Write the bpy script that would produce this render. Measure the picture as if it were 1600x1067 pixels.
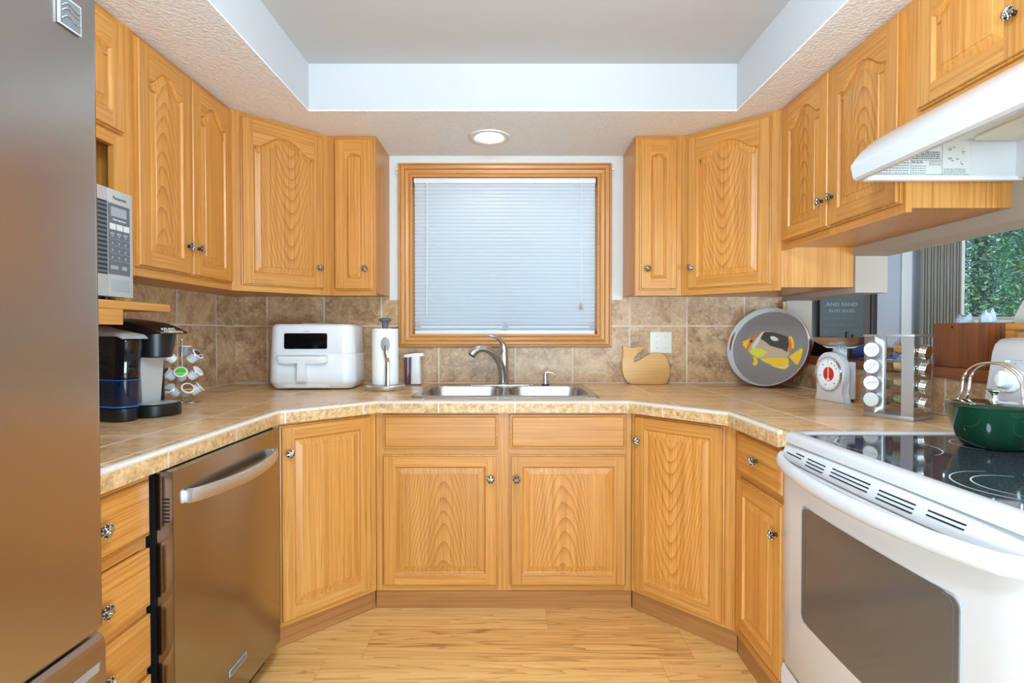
import bpy, bmesh, math, random
from mathutils import Vector, Matrix
PI = math.pi
random.seed(7)
SC = bpy.context.scene
COL = SC.collection
for o in list(bpy.data.objects):
    bpy.data.objects.remove(o)

# ------------------------------------------------------------------ camera
cam_d = bpy.data.cameras.new('camera')
cam_d.sensor_width = 36.0
cam_d.lens = 816.2 * 36.0 / 1600.0
cam_d.clip_start = 0.02
cam_d.clip_end = 200
cam = bpy.data.objects.new('camera', cam_d)
cam.location = (0, 0, 1.2088)
cam.rotation_euler = (PI / 2 - 0.0158, 0, 0)
COL.objects.link(cam)
SC.camera = cam
SC.cycles.use_denoising = True
SC.cycles.max_bounces = 10
SC.cycles.diffuse_bounces = 5
SC.cycles.glossy_bounces = 5
SC.cycles.transmission_bounces = 8
SC.cycles.sample_clamp_indirect = 8
SC.cycles.caustics_reflective = False
SC.cycles.caustics_refractive = False

# ------------------------------------------------------------------ world, lights, exposure
W = bpy.data.worlds.new('sky')
SC.world = W
W.use_nodes = True
bg = W.node_tree.nodes['Background']
bg.inputs[0].default_value = (0.70, 0.86, 1.0, 1)
bg.inputs[1].default_value = 1.2
SC.view_settings.view_transform = 'Standard'
SC.view_settings.look = 'None'
SC.view_settings.gamma = 1
SC.view_settings.exposure = 0.70


def area(name, loc, rot, sx, sy, power, color=(1, 1, 1)):
    d = bpy.data.lights.new(name, 'AREA')
    d.shape = 'RECTANGLE'
    d.size, d.size_y = sx, sy
    d.energy = power
    d.color = color
    o = bpy.data.objects.new(name, d)
    o.location = loc
    o.rotation_euler = rot
    COL.objects.link(o)
    return o


# fill lamps added unseen behind the camera, at the rear and on both sides
def fill_light(name, loc, at, sx, sy, power, color):
    o = area(name, loc, (0, 0, 0), sx, sy, power, color)
    o.rotation_euler = (Vector(at) - Vector(loc)).to_track_quat('-Z', 'Y').to_euler()
    return o


FILL_TINT = (0.53, 0.78, 1.0)
fill_light('rear_fill_light', (0.3, -4.3, 0.62), (0.3, 2.0, 1.6), 3.4, 1.1, 100, FILL_TINT)
fill_light('left_fill_light', (-2.3, -3.0, 0.62), (0.6, 1.4, 1.5), 2.2, 1.1, 190, FILL_TINT)
fill_light('right_fill_light', (2.9, -2.4, 0.62), (-0.6, 1.6, 1.6), 2.2, 1.1, 150, FILL_TINT)
# point lamp added in the tray above the frame, no fixture modelled
pl_ = bpy.data.lights.new('tray_fill_lamp', 'POINT')
pl_.energy = 52
pl_.color = (0.62, 0.81, 1.0)
pl_.shadow_soft_size = 0.17
po_ = bpy.data.objects.new('tray_fill_lamp', pl_)
po_.location = (-0.05, 0.50, 2.20)
COL.objects.link(po_)
sun_d = bpy.data.lights.new('sun', 'SUN')
sun_d.energy = 3.2
sun_d.angle = 0.01
sun_d.color = (1.0, 0.96, 0.88)
sun_o = bpy.data.objects.new('sun', sun_d)
sun_o.rotation_euler = Vector((-0.25, 0.62, -0.74)).to_track_quat('-Z', 'Y').to_euler()
COL.objects.link(sun_o)
# daylight through the dining-room window
area('dining_window_daylight', (4.2, 4.05, 1.75), (-PI / 2, 0, 0), 1.1, 0.8, 16, (0.9, 0.96, 1.0))

# ------------------------------------------------------------------ mesh helper
class MB:
    def __init__(self):
        self.bm = bmesh.new()
        self.uv = None

    def _add(self, verts, faces, mat=0, M=None, smooth=False):
        vs = [self.bm.verts.new((M @ Vector(v)) if M is not None else v) for v in verts]
        out = []
        for f in faces:
            try:
                fc = self.bm.faces.new([vs[i] for i in f])
                fc.material_index = mat
                fc.smooth = smooth
                out.append(fc)
            except ValueError:
                pass
        return vs, out

    def box(self, x0, x1, y0, y1, z0, z1, bev=0, mat=0, M=None, seg=2):
        v = [(x, y, z) for z in (z0, z1) for y in (y0, y1) for x in (x0, x1)]
        f = [(0, 2, 3, 1), (4, 5, 7, 6), (0, 1, 5, 4), (2, 6, 7, 3), (0, 4, 6, 2), (1, 3, 7, 5)]
        vs, fs = self._add(v, f, mat, M, bev > 0)
        if bev > 0:
            es = list({e for fc in fs for e in fc.edges})
            r = bmesh.ops.bevel(self.bm, geom=es, offset=bev, segments=seg, affect='EDGES', profile=0.6)
            for fc in r['faces']:
                fc.material_index = mat
                fc.smooth = True
        return self

    def prism(self, pts, axis, a0, a1, mat=0, M=None, smooth=False, bev=0):
        def P(p, a):
            return {'y': (p[0], a, p[1]), 'x': (a, p[0], p[1]), 'z': (p[0], p[1], a)}[axis]
        n = len(pts)
        v = [P(p, a0) for p in pts] + [P(p, a1) for p in pts]
        f = [tuple(range(n)), tuple(range(2 * n - 1, n - 1, -1))]
        f += [(i, i + n, (i + 1) % n + n, (i + 1) % n) for i in range(n)]
        vs, fs = self._add(v, f, mat, M, smooth)
        if bev > 0:
            es = list({e for fc in fs[:2] for e in fc.edges})
            r = bmesh.ops.bevel(self.bm, geom=es, offset=bev, segments=2, affect='EDGES', profile=0.6)
            for fc in r['faces']:
                fc.material_index = mat
                fc.smooth = True
        return self

    def loops(self, loops, mats=0, cap0=True, cap1=True, M=None, smooth=True, closed=True, capmat=None):
        n = len(loops[0])
        vs = []
        for L in loops:
            vs.append([self.bm.verts.new((M @ Vector(p)) if M is not None else p) for p in L])
        for k in range(len(loops) - 1):
            m = mats[k] if isinstance(mats, (list, tuple)) else mats
            for i in range(n if closed else n - 1):
                j = (i + 1) % n
                try:
                    fc = self.bm.faces.new((vs[k][i], vs[k][j], vs[k + 1][j], vs[k + 1][i]))
                    fc.material_index = m
                    fc.smooth = smooth
                except ValueError:
                    pass
        m0 = mats[0] if isinstance(mats, (list, tuple)) else mats
        m1 = mats[-1] if isinstance(mats, (list, tuple)) else mats
        if cap0:
            fc = self.bm.faces.new(vs[0][::-1]); fc.material_index = m0
        if cap1:
            fc = self.bm.faces.new(vs[-1]); fc.material_index = m1 if capmat is None else capmat
        return self

    def lathe(self, prof, n=32, M=None, mat=0, cap0=False, cap1=False, smooth=True):
        L = [[(r * math.cos(2 * PI * i / n), r * math.sin(2 * PI * i / n), z) for i in range(n)] for r, z in prof]
        return self.loops(L, mat, cap0, cap1, M, smooth)

    def cyl(self, p0, p1, r0, r1=None, n=20, mat=0, M=None, caps=True):
        p0, p1 = Vector(p0), Vector(p1)
        r1 = r0 if r1 is None else r1
        d = (p1 - p0).normalized()
        a = d.orthogonal().normalized()
        b = d.cross(a)
        L = [[p + r * (math.cos(2 * PI * i / n) * a + math.sin(2 * PI * i / n) * b) for i in range(n)] for p, r in ((p0, r0), (p1, r1))]
        return self.loops(L, mat, caps, caps, M)

    def tube(self, pts, r, n=10, mat=0, M=None, closed=False, up=None, sx=1.0, caps=True):
        pts = [Vector(p) for p in pts]
        rs = r if isinstance(r, (list, tuple)) else [r] * len(pts)
        m = len(pts)
        T = []
        for i in range(m):
            a = pts[(i - 1) % m] if (i > 0 or closed) else pts[i]
            b = pts[(i + 1) % m] if (i < m - 1 or closed) else pts[i]
            T.append((b - a).normalized())
        nrm = Vector(up) if up else T[0].orthogonal()
        L = []
        for i in range(m):
            nrm = (nrm - T[i] * nrm.dot(T[i])).normalized()
            bn = T[i].cross(nrm)
            L.append([pts[i] + rs[i] * (math.cos(2 * PI * k / n) * nrm + sx * math.sin(2 * PI * k / n) * bn) for k in range(n)])
        if closed:
            L.append(L[0][:])
            # share verts via remove doubles later
            self.loops(L, mat, False, False, M)
            return self
        return self.loops(L, mat, caps, caps, M)

    def ball(self, c, r, mat=0, M=None, s=(1, 1, 1), n=16, m=10):
        prof = [(r * math.sin(PI * i / m), -r * math.cos(PI * i / m)) for i in range(m + 1)]
        prof[0] = (r * 0.02, -r); prof[-1] = (r * 0.02, r)
        T = Matrix.Translation(c) @ Matrix.Diagonal((s[0], s[1], s[2], 1))
        return self.lathe(prof, n, (M @ T) if M is not None else T, mat, True, True)

    def sweep(self, prof, path, mat=0, closed=False):
        """profile (offset to the left of the path, z) swept along a flat polyline, uv.x = length along it"""
        if self.uv is None:
            self.uv = self.bm.loops.layers.uv.new('UVMap')
        pts = [Vector((p[0], p[1])) for p in path]
        m = len(pts)
        rows, acc = [], [0.0]
        for i in range(m):
            d0 = (pts[i] - pts[i - 1]).normalized() if i > 0 else None
            d1 = (pts[i + 1] - pts[i]).normalized() if i < m - 1 else None
            if d0 is None: d0 = d1
            if d1 is None: d1 = d0
            n0 = Vector((-d0.y, d0.x)); n1 = Vector((-d1.y, d1.x))
            nn = (n0 + n1).normalized()
            nn = nn / max(0.3, nn.dot(n0))
            rows.append([self.bm.verts.new((pts[i].x + nn.x * o, pts[i].y + nn.y * o, z)) for o, z in prof])
            if i: acc.append(acc[-1] + (pts[i] - pts[i - 1]).length)
        for i in range(m - 1):
            for k in range(len(prof) - 1):
                fc = self.bm.faces.new((rows[i][k], rows[i + 1][k], rows[i + 1][k + 1], rows[i][k + 1]))
                fc.material_index = mat
                for lp, (a, b) in zip(fc.loops, ((i, k), (i + 1, k), (i + 1, k + 1), (i, k + 1))):
                    lp[self.uv].uv = (acc[a], prof[b][1])
        for row in (rows[0], rows[-1]):
            try:
                fc = self.bm.faces.new(row); fc.material_index = mat
            except ValueError:
                pass
        return self

    def build(self, name, mats, parent=None, loc=None, rotz=0, angle=35, M=None, weld=True):
        if weld:
            bmesh.ops.remove_doubles(self.bm, verts=self.bm.verts, dist=1e-6)
        bmesh.ops.recalc_face_normals(self.bm, faces=self.bm.faces)
        me = bpy.data.meshes.new(name)
        self.bm.to_mesh(me)
        self.bm.free()
        for m in (mats if isinstance(mats, (list, tuple)) else [mats]):
            me.materials.append(m)
        for p in me.polygons:
            p.use_smooth = True
        me.set_sharp_from_angle(angle=math.radians(angle))
        o = bpy.data.objects.new(name, me)
        COL.objects.link(o)
        if parent is not None:
            o.parent = parent
        if M is not None:
            o.matrix_local = M
        else:
            if loc is not None: o.location = loc
            o.rotation_euler = (0, 0, rotz)
        return o


def tag(o, label, cat, group=None, kind=None):
    if label: o['label'] = label
    if cat: o['category'] = cat
    if group: o['group'] = group
    if kind: o['kind'] = kind
    return o


def thing(name, label, cat, loc=(0, 0, 0), rotz=0, group=None, rot=None):
    o = bpy.data.objects.new(name, None)
    o.empty_display_size = 0.05
    COL.objects.link(o)
    o.location = loc
    o.rotation_euler = rot if rot is not None else (0, 0, rotz)
    return tag(o, label, cat, group)


def struct(o):
    o['kind'] = 'structure'
    return o


def copy_tree(o, parent=None):
    c = o.copy()
    COL.objects.link(c)
    if parent is not None: c.parent = parent
    for ch in list(o.children):
        copy_tree(ch, c)
    return c


def text(body, size, mat, parent, M, name='lettering', extrude=0.0003, align='CENTER', sx=1.0):
    cu = bpy.data.curves.new('lettering', 'FONT')
    cu.body = body
    cu.size = size
    cu.extrude = extrude
    cu.align_x = align
    cu.align_y = 'CENTER'
    cu.resolution_u = 3
    t = bpy.data.objects.new('tmp_text', cu)
    COL.objects.link(t)
    dg = bpy.context.evaluated_depsgraph_get()
    dg.update()
    me = bpy.data.meshes.new_from_object(t.evaluated_get(dg))
    bpy.data.objects.remove(t)
    me.materials.clear()
    me.materials.append(mat)
    o = bpy.data.objects.new(name, me)
    COL.objects.link(o)
    o.parent = parent
    o.matrix_local = M @ Matrix.Diagonal((sx, 1, 1, 1))
    return o


UPRIGHT = Matrix.Rotation(PI / 2, 4, 'X')      # text in XY -> standing, facing -Y


def T(x, y, z):
    return Matrix.Translation((x, y, z))


def RX(a): return Matrix.Rotation(a, 4, 'X')
def RY(a): return Matrix.Rotation(a, 4, 'Y')
def RZ(a): return Matrix.Rotation(a, 4, 'Z')


def rrect(x0, x1, y0, y1, r, n=6):
    """rounded rectangle outline, counter-clockwise"""
    out = []
    for cx, cy, a in ((x1 - r, y1 - r, 0), (x0 + r, y1 - r, 90), (x0 + r, y0 + r, 180), (x1 - r, y0 + r, 270)):
        for i in range(n + 1):
            t = math.radians(a + 90 * i / n)
            out.append((cx + r * math.cos(t), cy + r * math.sin(t)))
    return out


def smooth_path(pts, sub=6):
    """Catmull-Rom through pts"""
    P = [Vector(p) for p in pts]
    P = [2 * P[0] - P[1]] + P + [2 * P[-1] - P[-2]]
    out = []
    for i in range(1, len(P) - 2):
        p0, p1, p2, p3 = P[i - 1:i + 3]
        for k in range(sub):
            t = k / sub
            out.append(0.5 * (2 * p1 + (p2 - p0) * t + (2 * p0 - 5 * p1 + 4 * p2 - p3) * t * t + (3 * p1 - p0 - 3 * p2 + p3) * t ** 3))
    out.append(P[-2])
    return out


# ------------------------------------------------------------------ materials
def srgb(r, g, b):
    f = lambda c: (c / 255) / 12.92 if c <= 10 else ((c / 255 + 0.055) / 1.055) ** 2.4
    return (f(r), f(g), f(b), 1)


class G:
    def __init__(self, name):
        self.mat = bpy.data.materials.new(name)
        self.mat.use_nodes = True
        self.nt = self.mat.node_tree
        self.bsdf = self.nt.nodes['Principled BSDF']

    def put(self, node, key, v):
        s = node.inputs[key]
        if isinstance(v, bpy.types.NodeSocket):
            self.nt.links.new(v, s)
        elif v is not None:
            s.default_value = v

    def n(self, typ, ins=None, **props):
        nd = self.nt.nodes.new('ShaderNode' + typ)
        for k, v in props.items():
            setattr(nd, k, v)
        for k, v in (ins or {}).items():
            self.put(nd, k, v)
        return nd

    def m(self, op, a, b=None, c=None):
        nd = self.n('Math', operation=op)
        for i, v in enumerate((a, b, c)):
            if v is not None: self.put(nd, i, v)
        return nd.outputs[0]

    def noise(self, vec, scale, detail=3, rough=0.55, dist=0.0):
        nd = self.n('TexNoise', {'Scale': scale, 'Detail': detail, 'Roughness': rough, 'Distortion': dist})
        if vec is not None: self.put(nd, 'Vector', vec)
        return nd.outputs[0]

    def mapv(self, vec, scale=(1, 1, 1), loc=(0, 0, 0)):
        return self.n('Mapping', {'Vector': vec, 'Scale': scale, 'Location': loc}).outputs[0]

    def ramp(self, fac, stops):
        nd = self.n('ValToRGB', {'Fac': fac})
        el = nd.color_ramp.elements
        while len(el) < len(stops): el.new(0.5)
        for e, (p, c) in zip(el, stops):
            e.position = p
            e.color = c
        return nd.outputs[0]

    def mix(self, fac, a, b, blend='MIX'):
        nd = self.n('Mix', data_type='RGBA', blend_type=blend)
        self.put(nd, 0, fac)
        self.put(nd, 6, a)
        self.put(nd, 7, b)
        return nd.outputs[2]

    def set(self, **kw):
        names = {'color': 'Base Color', 'rough': 'Roughness', 'metal': 'Metallic', 'spec': 'Specular IOR Level', 'trans': 'Transmission Weight', 'ior': 'IOR',
                 'coat': 'Coat Weight', 'coat_rough': 'Coat Roughness', 'emit': 'Emission Color', 'emit_s': 'Emission Strength', 'normal': 'Normal', 'alpha': 'Alpha',
                 'aniso': 'Anisotropic', 'sss': 'Subsurface Weight', 'tangent': 'Tangent'}
        for k, v in kw.items():
            self.put(self.bsdf, names[k], v)
        return self

    def bump(self, h, strength=0.2, dist=0.01):
        b = self.n('Bump', {'Height': h, 'Strength': strength, 'Distance': dist})
        self.put(self.bsdf, 'Normal', b.outputs[0])
        return self

    def obj(self):
        return self.n('TexCoord').outputs['Object']

    def rnd(self):
        return self.n('ObjectInfo').outputs['Random']


def plain(name, color, rough=0.5, metal=0.0, **kw):
    return G(name).set(color=color, rough=rough, metal=metal, **kw).mat


OAK_L, OAK_M, OAK_D = srgb(213, 152, 78), srgb(190, 123, 51), srgb(104, 56, 20)


def oak(name, along, cath=0, light=OAK_L, mid=OAK_M, dark=OAK_D, rough=0.36):
    g = G(name)
    co = g.obj()
    r = g.rnd()
    off = g.n('CombineXYZ', {0: g.m('MULTIPLY', r, 13.7), 1: g.m('MULTIPLY', r, 7.3), 2: g.m('MULTIPLY', r, 29.1)}).outputs[0]
    p = g.n('VectorMath', {0: co, 1: off}, operation='ADD').outputs[0]
    sc = {'x': (1, 17, 17), 'z': (17, 17, 1), 'y': (17, 1, 17)}[along]
    big = g.noise(g.mapv(p, tuple(s * (0.55 if s > 1 else 0.9) for s in sc)), 1.0, 3, 0.55, 0.4)
    pores = g.noise(g.mapv(p, tuple(s * 26 if s > 1 else 4.5 for s in sc)), 1.0, 2, 0.6)
    streak = g.noise(g.mapv(p, tuple(s * 5 if s > 1 else 1.3 for s in sc)), 1.0, 3, 0.6)
    s = g.n('SeparateXYZ', {0: co if cath else p}).outputs
    if cath:
        cx = g.m('ADD', s[0], g.m('MULTIPLY', g.m('SUBTRACT', r, 0.5), 0.06))
        q = g.m('MULTIPLY', g.m('POWER', g.m('ADD', g.m('MULTIPLY', cx, cx), 0.00012), 0.82), 13.0 * cath)
        wob = g.m('MULTIPLY', g.noise(g.mapv(p, (7, 7, 2.2)), 1.0, 2, 0.5), 0.22)
        arg = g.m('ADD', g.m('ADD', s[2], q), wob)
        w = g.m('FRACT', g.m('ADD', g.m('MULTIPLY', arg, 15.0), g.m('MULTIPLY', r, 5.0)))
        ring = g.m('POWER', w, 4.0)
    else:
        ax = {'x': g.m('ADD', s[1], s[2]), 'z': g.m('ADD', s[0], s[1]), 'y': g.m('ADD', s[0], s[2])}[along]
        w = g.m('FRACT', g.m('ADD', g.m('MULTIPLY', ax, 55.0), g.m('MULTIPLY', big, 3.2)))
        ring = g.m('MULTIPLY', g.m('POWER', w, 3.5), 0.36)
    ring = g.m('MULTIPLY', ring, g.m('ADD', 0.45, g.m('MULTIPLY', pores, 1.0)))
    f = g.m('ADD', g.m('ADD', g.m('MULTIPLY', ring, 0.29), g.m('MULTIPLY', streak, 0.54)), g.m('MULTIPLY', big, 0.22))
    col = g.ramp(f, [(0.24, light), (0.48, mid), (0.95, dark)])
    pm = g.ramp(pores, [(0.56, (0, 0, 0, 1)), (0.70, (1, 1, 1, 1))])
    col = g.mix(g.m('MULTIPLY', pm, 0.46), col, dark)
    tint = g.n('HueSaturation', {'Color': col, 'Value': g.m('ADD', g.m('MULTIPLY', r, 0.14), 0.93)}).outputs[0]
    g.set(color=tint, rough=rough, spec=0.45, coat=0.12, coat_rough=0.25)
    g.bump(pores, 0.06, 0.002)
    return g.mat


def tile_mat(name, axis, phase, split=None, phase2=0, zphase=0.9176, palette=None, rough=0.32, pitch=0.3335, streak=False, flat=False, half=0.0040):
    """13-inch stone-look tile with pale grout; axis = horizontal coordinate; flat = a counter (x and y)"""
    g = G(name)
    co = g.obj()
    s = g.n('SeparateXYZ', {0: co}).outputs
    u = {'x': s[0], 'y': s[1]}[axis]
    if split is not None:
        left = g.m('LESS_THAN', u, split)
        ph = g.m('ADD', g.m('MULTIPLY', left, phase - phase2), phase2)
        uu = g.m('SUBTRACT', u, ph)
    else:
        uu = g.m('SUBTRACT', u, phase)
    uu = g.m('DIVIDE', uu, pitch)
    v = s[1] if flat else s[2]
    vv = g.m('DIVIDE', g.m('SUBTRACT', v, zphase), pitch)
    def line(a):
        f = g.m('FRACT', a)
        d = g.m('MINIMUM', f, g.m('SUBTRACT', 1.0, f))
        return g.m('LESS_THAN', d, half / pitch)
    grout = g.m('MAXIMUM', line(uu), line(vv))
    cell = g.n('CombineXYZ', {0: g.m('FLOOR', uu), 1: g.m('FLOOR', vv), 2: 0.0}).outputs[0]
    wn = g.n('TexWhiteNoise', {'Vector': cell}, noise_dimensions='3D')
    shift = g.n('VectorMath', {0: wn.outputs['Color'], 3: 9.0}, operation='SCALE').outputs[0]
    p = g.n('VectorMath', {0: co, 1: shift}, operation='ADD').outputs[0]
    if streak:
        p1 = g.mapv(p, (0.5, 1.6, 1.6))
    else:
        p1 = p
    a = g.noise(p1, 8.5, 6, 0.68, 0.6)
    b = g.noise(p, 55.0, 4, 0.65)
    c = g.noise(p, 170.0, 2, 0.6)
    f = g.m('ADD', g.m('ADD', g.m('MULTIPLY', a, 0.75), g.m('MULTIPLY', b, 0.25)), g.m('MULTIPLY', g.m('SUBTRACT', wn.outputs['Value'], 0.5), 0.10))
    dk, md, lt, fl = palette
    col = g.ramp(f, [(0.34, dk), (0.5, md), (0.68, lt)])
    fm = g.ramp(g.m('MULTIPLY', g.m('ADD', b, c), 0.5), [(0.57, (0, 0, 0, 1)), (0.66, (1, 1, 1, 1))])
    col = g.mix(g.m('MULTIPLY', fm, 0.7), col, fl)
    dm = g.ramp(g.m('MULTIPLY', g.m('ADD', b, c), 0.5), [(0.36, (1, 1, 1, 1)), (0.43, (0, 0, 0, 1))])
    col = g.mix(g.m('MULTIPLY', dm, 0.4), col, dk)
    col = g.mix(grout, col, srgb(214, 199, 180))
    g.set(color=col, rough=g.m('ADD', g.m('MULTIPLY', grout, 0.5), rough), spec=0.4)
    g.bump(g.m('SUBTRACT', g.m('MULTIPLY', b, 0.25), grout), 0.35, 0.002)
    return g.mat


def steel_mat(name, color, rough, along, strength=0.0015):
    g = G(name)
    sc = {'z': (260, 260, 3), 'x': (3, 260, 260), 'y': (260, 3, 260)}[along]
    n = g.noise(g.mapv(g.obj(), sc), 1.0, 2, 0.5)
    g.set(color=color, metal=1.0, rough=rough)
    return g.mat


def speck(name, c0, c1, scale, rough):
    g = G(name)
    n = g.noise(g.obj(), scale, 2, 0.6)
    g.set(color=g.ramp(n, [(0.62, c0), (0.72, c1)]), rough=rough)
    return g.mat


MAT = {}
MAT['oak_v'] = oak('oak_vertical_grain', 'z')
MAT['oak_h'] = oak('oak_horizontal_grain', 'x')
MAT['oak_y'] = oak('oak_lengthwise_grain', 'y')
MAT['oak_up'] = oak('oak_cathedral_upward', 'z', cath=1)
MAT['oak_dn'] = oak('oak_cathedral_downward', 'z', cath=-1)
MAT['oak_dark'] = oak('aged_brown_wood', 'y', light=srgb(150, 84, 44), mid=srgb(124, 66, 34), dark=srgb(84, 42, 22))
MAT['oak_dark_v'] = oak('aged_brown_board', 'z', light=srgb(142, 78, 40), mid=srgb(114, 60, 30), dark=srgb(72, 36, 18))
MAT['oak_toe_shade'] = oak('shade_darkened_toe_oak', 'x', light=srgb(176, 120, 66), mid=srgb(156, 100, 50), dark=srgb(96, 54, 24))  # oak darkened in colour to stand for the shade under the base cabinets
MAT['maple'] = oak('pale_board_wood', 'x', light=srgb(222, 176, 112), mid=srgb(212, 160, 96), dark=srgb(180, 124, 66))
PB = (srgb(140, 104, 70), srgb(194, 155, 113), srgb(216, 183, 143), srgb(240, 224, 200))
PC = (srgb(182, 138, 89), srgb(226, 182, 128), srgb(239, 207, 160), srgb(244, 224, 192))
MAT['tile_back'] = tile_mat('stone_tile_back', 'x', -0.0935, -0.04, 0.0194, palette=PB)
MAT['tile_side'] = tile_mat('stone_tile_left', 'y', 2.8537, palette=PB)
MAT['tile_right'] = tile_mat('stone_tile_right', 'y', 1.873, palette=PB)
MAT['tile_counter'] = tile_mat('stone_tile_counter', 'x', -1.0655, 0.0, 0.6768, zphase=2.162, palette=PC, rough=0.24, streak=True, flat=True, half=0.0034)
MAT['grout'] = speck('pale_grout', srgb(212, 199, 184), srgb(198, 182, 164), 60, 0.5)
# edge tile with joints along the sweep
g = G('stone_edge_tile')
uvn = g.n('TexCoord').outputs['UV']
us = g.n('SeparateXYZ', {0: uvn}).outputs[0]
fr = g.m('FRACT', g.m('DIVIDE', g.m('SUBTRACT', us, 1.055), 0.3335))
ln = g.m('LESS_THAN', g.m('MINIMUM', fr, g.m('SUBTRACT', 1.0, fr)), 0.0085)
a_ = g.noise(g.obj(), 44.0, 5, 0.6, 0.4)
b_ = g.noise(g.obj(), 120.0, 3, 0.65)
cc = g.ramp(g.m('ADD', g.m('MULTIPLY', a_, 0.6), g.m('MULTIPLY', b_, 0.4)), [(0.36, srgb(160, 120, 74)), (0.5, srgb(202, 162, 112)), (0.64, srgb(226, 192, 146))])
g.set(color=g.mix(ln, cc, srgb(214, 201, 186)), rough=0.35)
MAT['tile_edge'] = g.mat

g = G('laminate_floor')
co = g.obj()
s = g.n('SeparateXYZ', {0: co}).outputs
row = g.m('FLOOR', g.m('DIVIDE', g.m('ADD', s[1], 0.02), 0.196))
rofs = g.n('TexWhiteNoise', {'W': row}, noise_dimensions='1D').outputs['Value']
xx = g.m('ADD', g.m('DIVIDE', s[0], 1.25), g.m('MULTIPLY', rofs, 5.0))
pid = g.n('CombineXYZ', {0: g.m('FLOOR', xx), 1: row, 2: 0.0}).outputs[0]
wn = g.n('TexWhiteNoise', {'Vector': pid}, noise_dimensions='3D')
shift = g.n('VectorMath', {0: wn.outputs['Color'], 3: 11.0}, operation='SCALE').outputs[0]
p = g.n('VectorMath', {0: co, 1: shift}, operation='ADD').outputs[0]
n1 = g.noise(g.mapv(p, (0.42, 7.0, 1)), 1.5, 3, 0.5, 0.35)
n2 = g.noise(g.mapv(p, (5, 190, 1)), 1.0, 2, 0.6)
n3 = g.noise(g.mapv(p, (0.9, 30, 1)), 1.0, 4, 0.65, 0.25)
w = g.m('POWER', g.m('FRACT', g.m('MULTIPLY', n1, 12.0)), 3.0)
knots = g.ramp(g.noise(g.mapv(p, (2.2, 9.0, 1)), 1.0, 3, 0.6, 1.2), [(0.655, (0, 0, 0, 1)), (0.74, (1, 1, 1, 1))])
f = g.m('ADD', g.m('ADD', g.m('MULTIPLY', w, 0.22), g.m('MULTIPLY', n3, 0.62)), g.m('ADD', g.m('MULTIPLY', n2, 0.22), g.m('MULTIPLY', g.m('SUBTRACT', wn.outputs['Value'], 0.5), 0.10)))
col = g.ramp(f, [(0.28, srgb(242, 200, 132)), (0.50, srgb(228, 176, 104)), (0.78, srgb(164, 104, 50))])
col = g.mix(g.m('MULTIPLY', knots, 0.7), col, srgb(146, 84, 40))
fy = g.m('FRACT', g.m('DIVIDE', g.m('ADD', s[1], 0.02), 0.196))
fx = g.m('FRACT', xx)
seam = g.m('MAXIMUM', g.m('LESS_THAN', g.m('MINIMUM', fy, g.m('SUBTRACT', 1.0, fy)), 0.006), g.m('LESS_THAN', g.m('MINIMUM', fx, g.m('SUBTRACT', 1.0, fx)), 0.0009))
col = g.mix(g.m('MULTIPLY', seam, 0.45), col, srgb(140, 92, 50))
g.set(color=col, rough=0.34, spec=0.45)
MAT['floor'] = g.mat

g = G('painted_wall')
g.set(color=srgb(222, 217, 210), rough=0.75)
g.bump(g.noise(g.obj(), 140, 2, 0.6), 0.08, 0.002)
MAT['wall'] = g.mat
MAT['beige_wall'] = plain('beige_wall_paint', srgb(174, 157, 140), 0.8)
g = G('knockdown_ceiling')
vo = g.noise(g.obj(), 85, 3, 0.55, 0.2)
g.set(color=g.ramp(vo, [(0.35, srgb(240, 241, 246)), (0.65, srgb(249, 250, 253))]), rough=0.85)
g.bump(vo, 0.45, 0.015)
MAT['ceiling'] = g.mat
MAT['tray'] = plain('smooth_white_paint', srgb(199, 197, 196), 0.8)
MAT['grey_wall'] = plain('grey_blue_paint', srgb(180, 184, 192), 0.8)
MAT['steel_v'] = steel_mat('brushed_stainless', (0.46, 0.43, 0.41, 1), 0.27, 'x')
MAT['steel_dw'] = steel_mat('brushed_stainless_warm', (0.37, 0.35, 0.335, 1), 0.22, 'x')
MAT['steel_sink'] = steel_mat('sink_steel', (0.50, 0.50, 0.49, 1), 0.26, 'x')
MAT['sheet_steel'] = steel_mat('sheet_steel', (0.58, 0.58, 0.58, 1), 0.42, 'z')
MAT['bright_steel'] = plain('satin_steel', (0.72, 0.71, 0.70, 1), 0.30, 1.0)
MAT['chrome'] = plain('chrome', (0.78, 0.78, 0.78, 1), 0.10, 1.0)
MAT['nickel'] = plain('brushed_nickel', (0.60, 0.575, 0.54, 1), 0.26, 1.0)
MAT['silver'] = plain('silver_plastic', srgb(186, 184, 180), 0.38, 0.35)
MAT['dark_metal'] = plain('dark_metal', (0.06, 0.055, 0.05, 1), 0.4, 0.8)
MAT['pewter'] = plain('bright_pewter', (0.55, 0.50, 0.42, 1), 0.28, 1.0)
MAT['pewter_dark'] = plain('blackened_pewter', (0.05, 0.042, 0.035, 1), 0.45, 0.8)
MAT['white'] = plain('white_enamel', srgb(206, 204, 203), 0.22, coat=0.3, coat_rough=0.1)
MAT['white_plastic'] = plain('white_plastic', srgb(226, 224, 222), 0.38)
MAT['cream'] = plain('cream_plastic', srgb(226, 222, 206), 0.4)
MAT['white_ink'] = plain('white_print', srgb(225, 225, 222), 0.5)
MAT['grey_ink'] = plain('grey_print', srgb(150, 152, 155), 0.5)
MAT['dark_ink'] = plain('dark_print', srgb(40, 40, 42), 0.5)
MAT['black'] = plain('black_plastic', srgb(22, 22, 24), 0.35)
MAT['black_gloss'] = plain('black_gloss', srgb(10, 10, 12), 0.08, spec=0.6)
MAT['void'] = plain('dark_gap', srgb(14, 13, 12), 0.8)
MAT['grey_plastic'] = plain('grey_plastic', srgb(92, 94, 96), 0.45)
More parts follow.
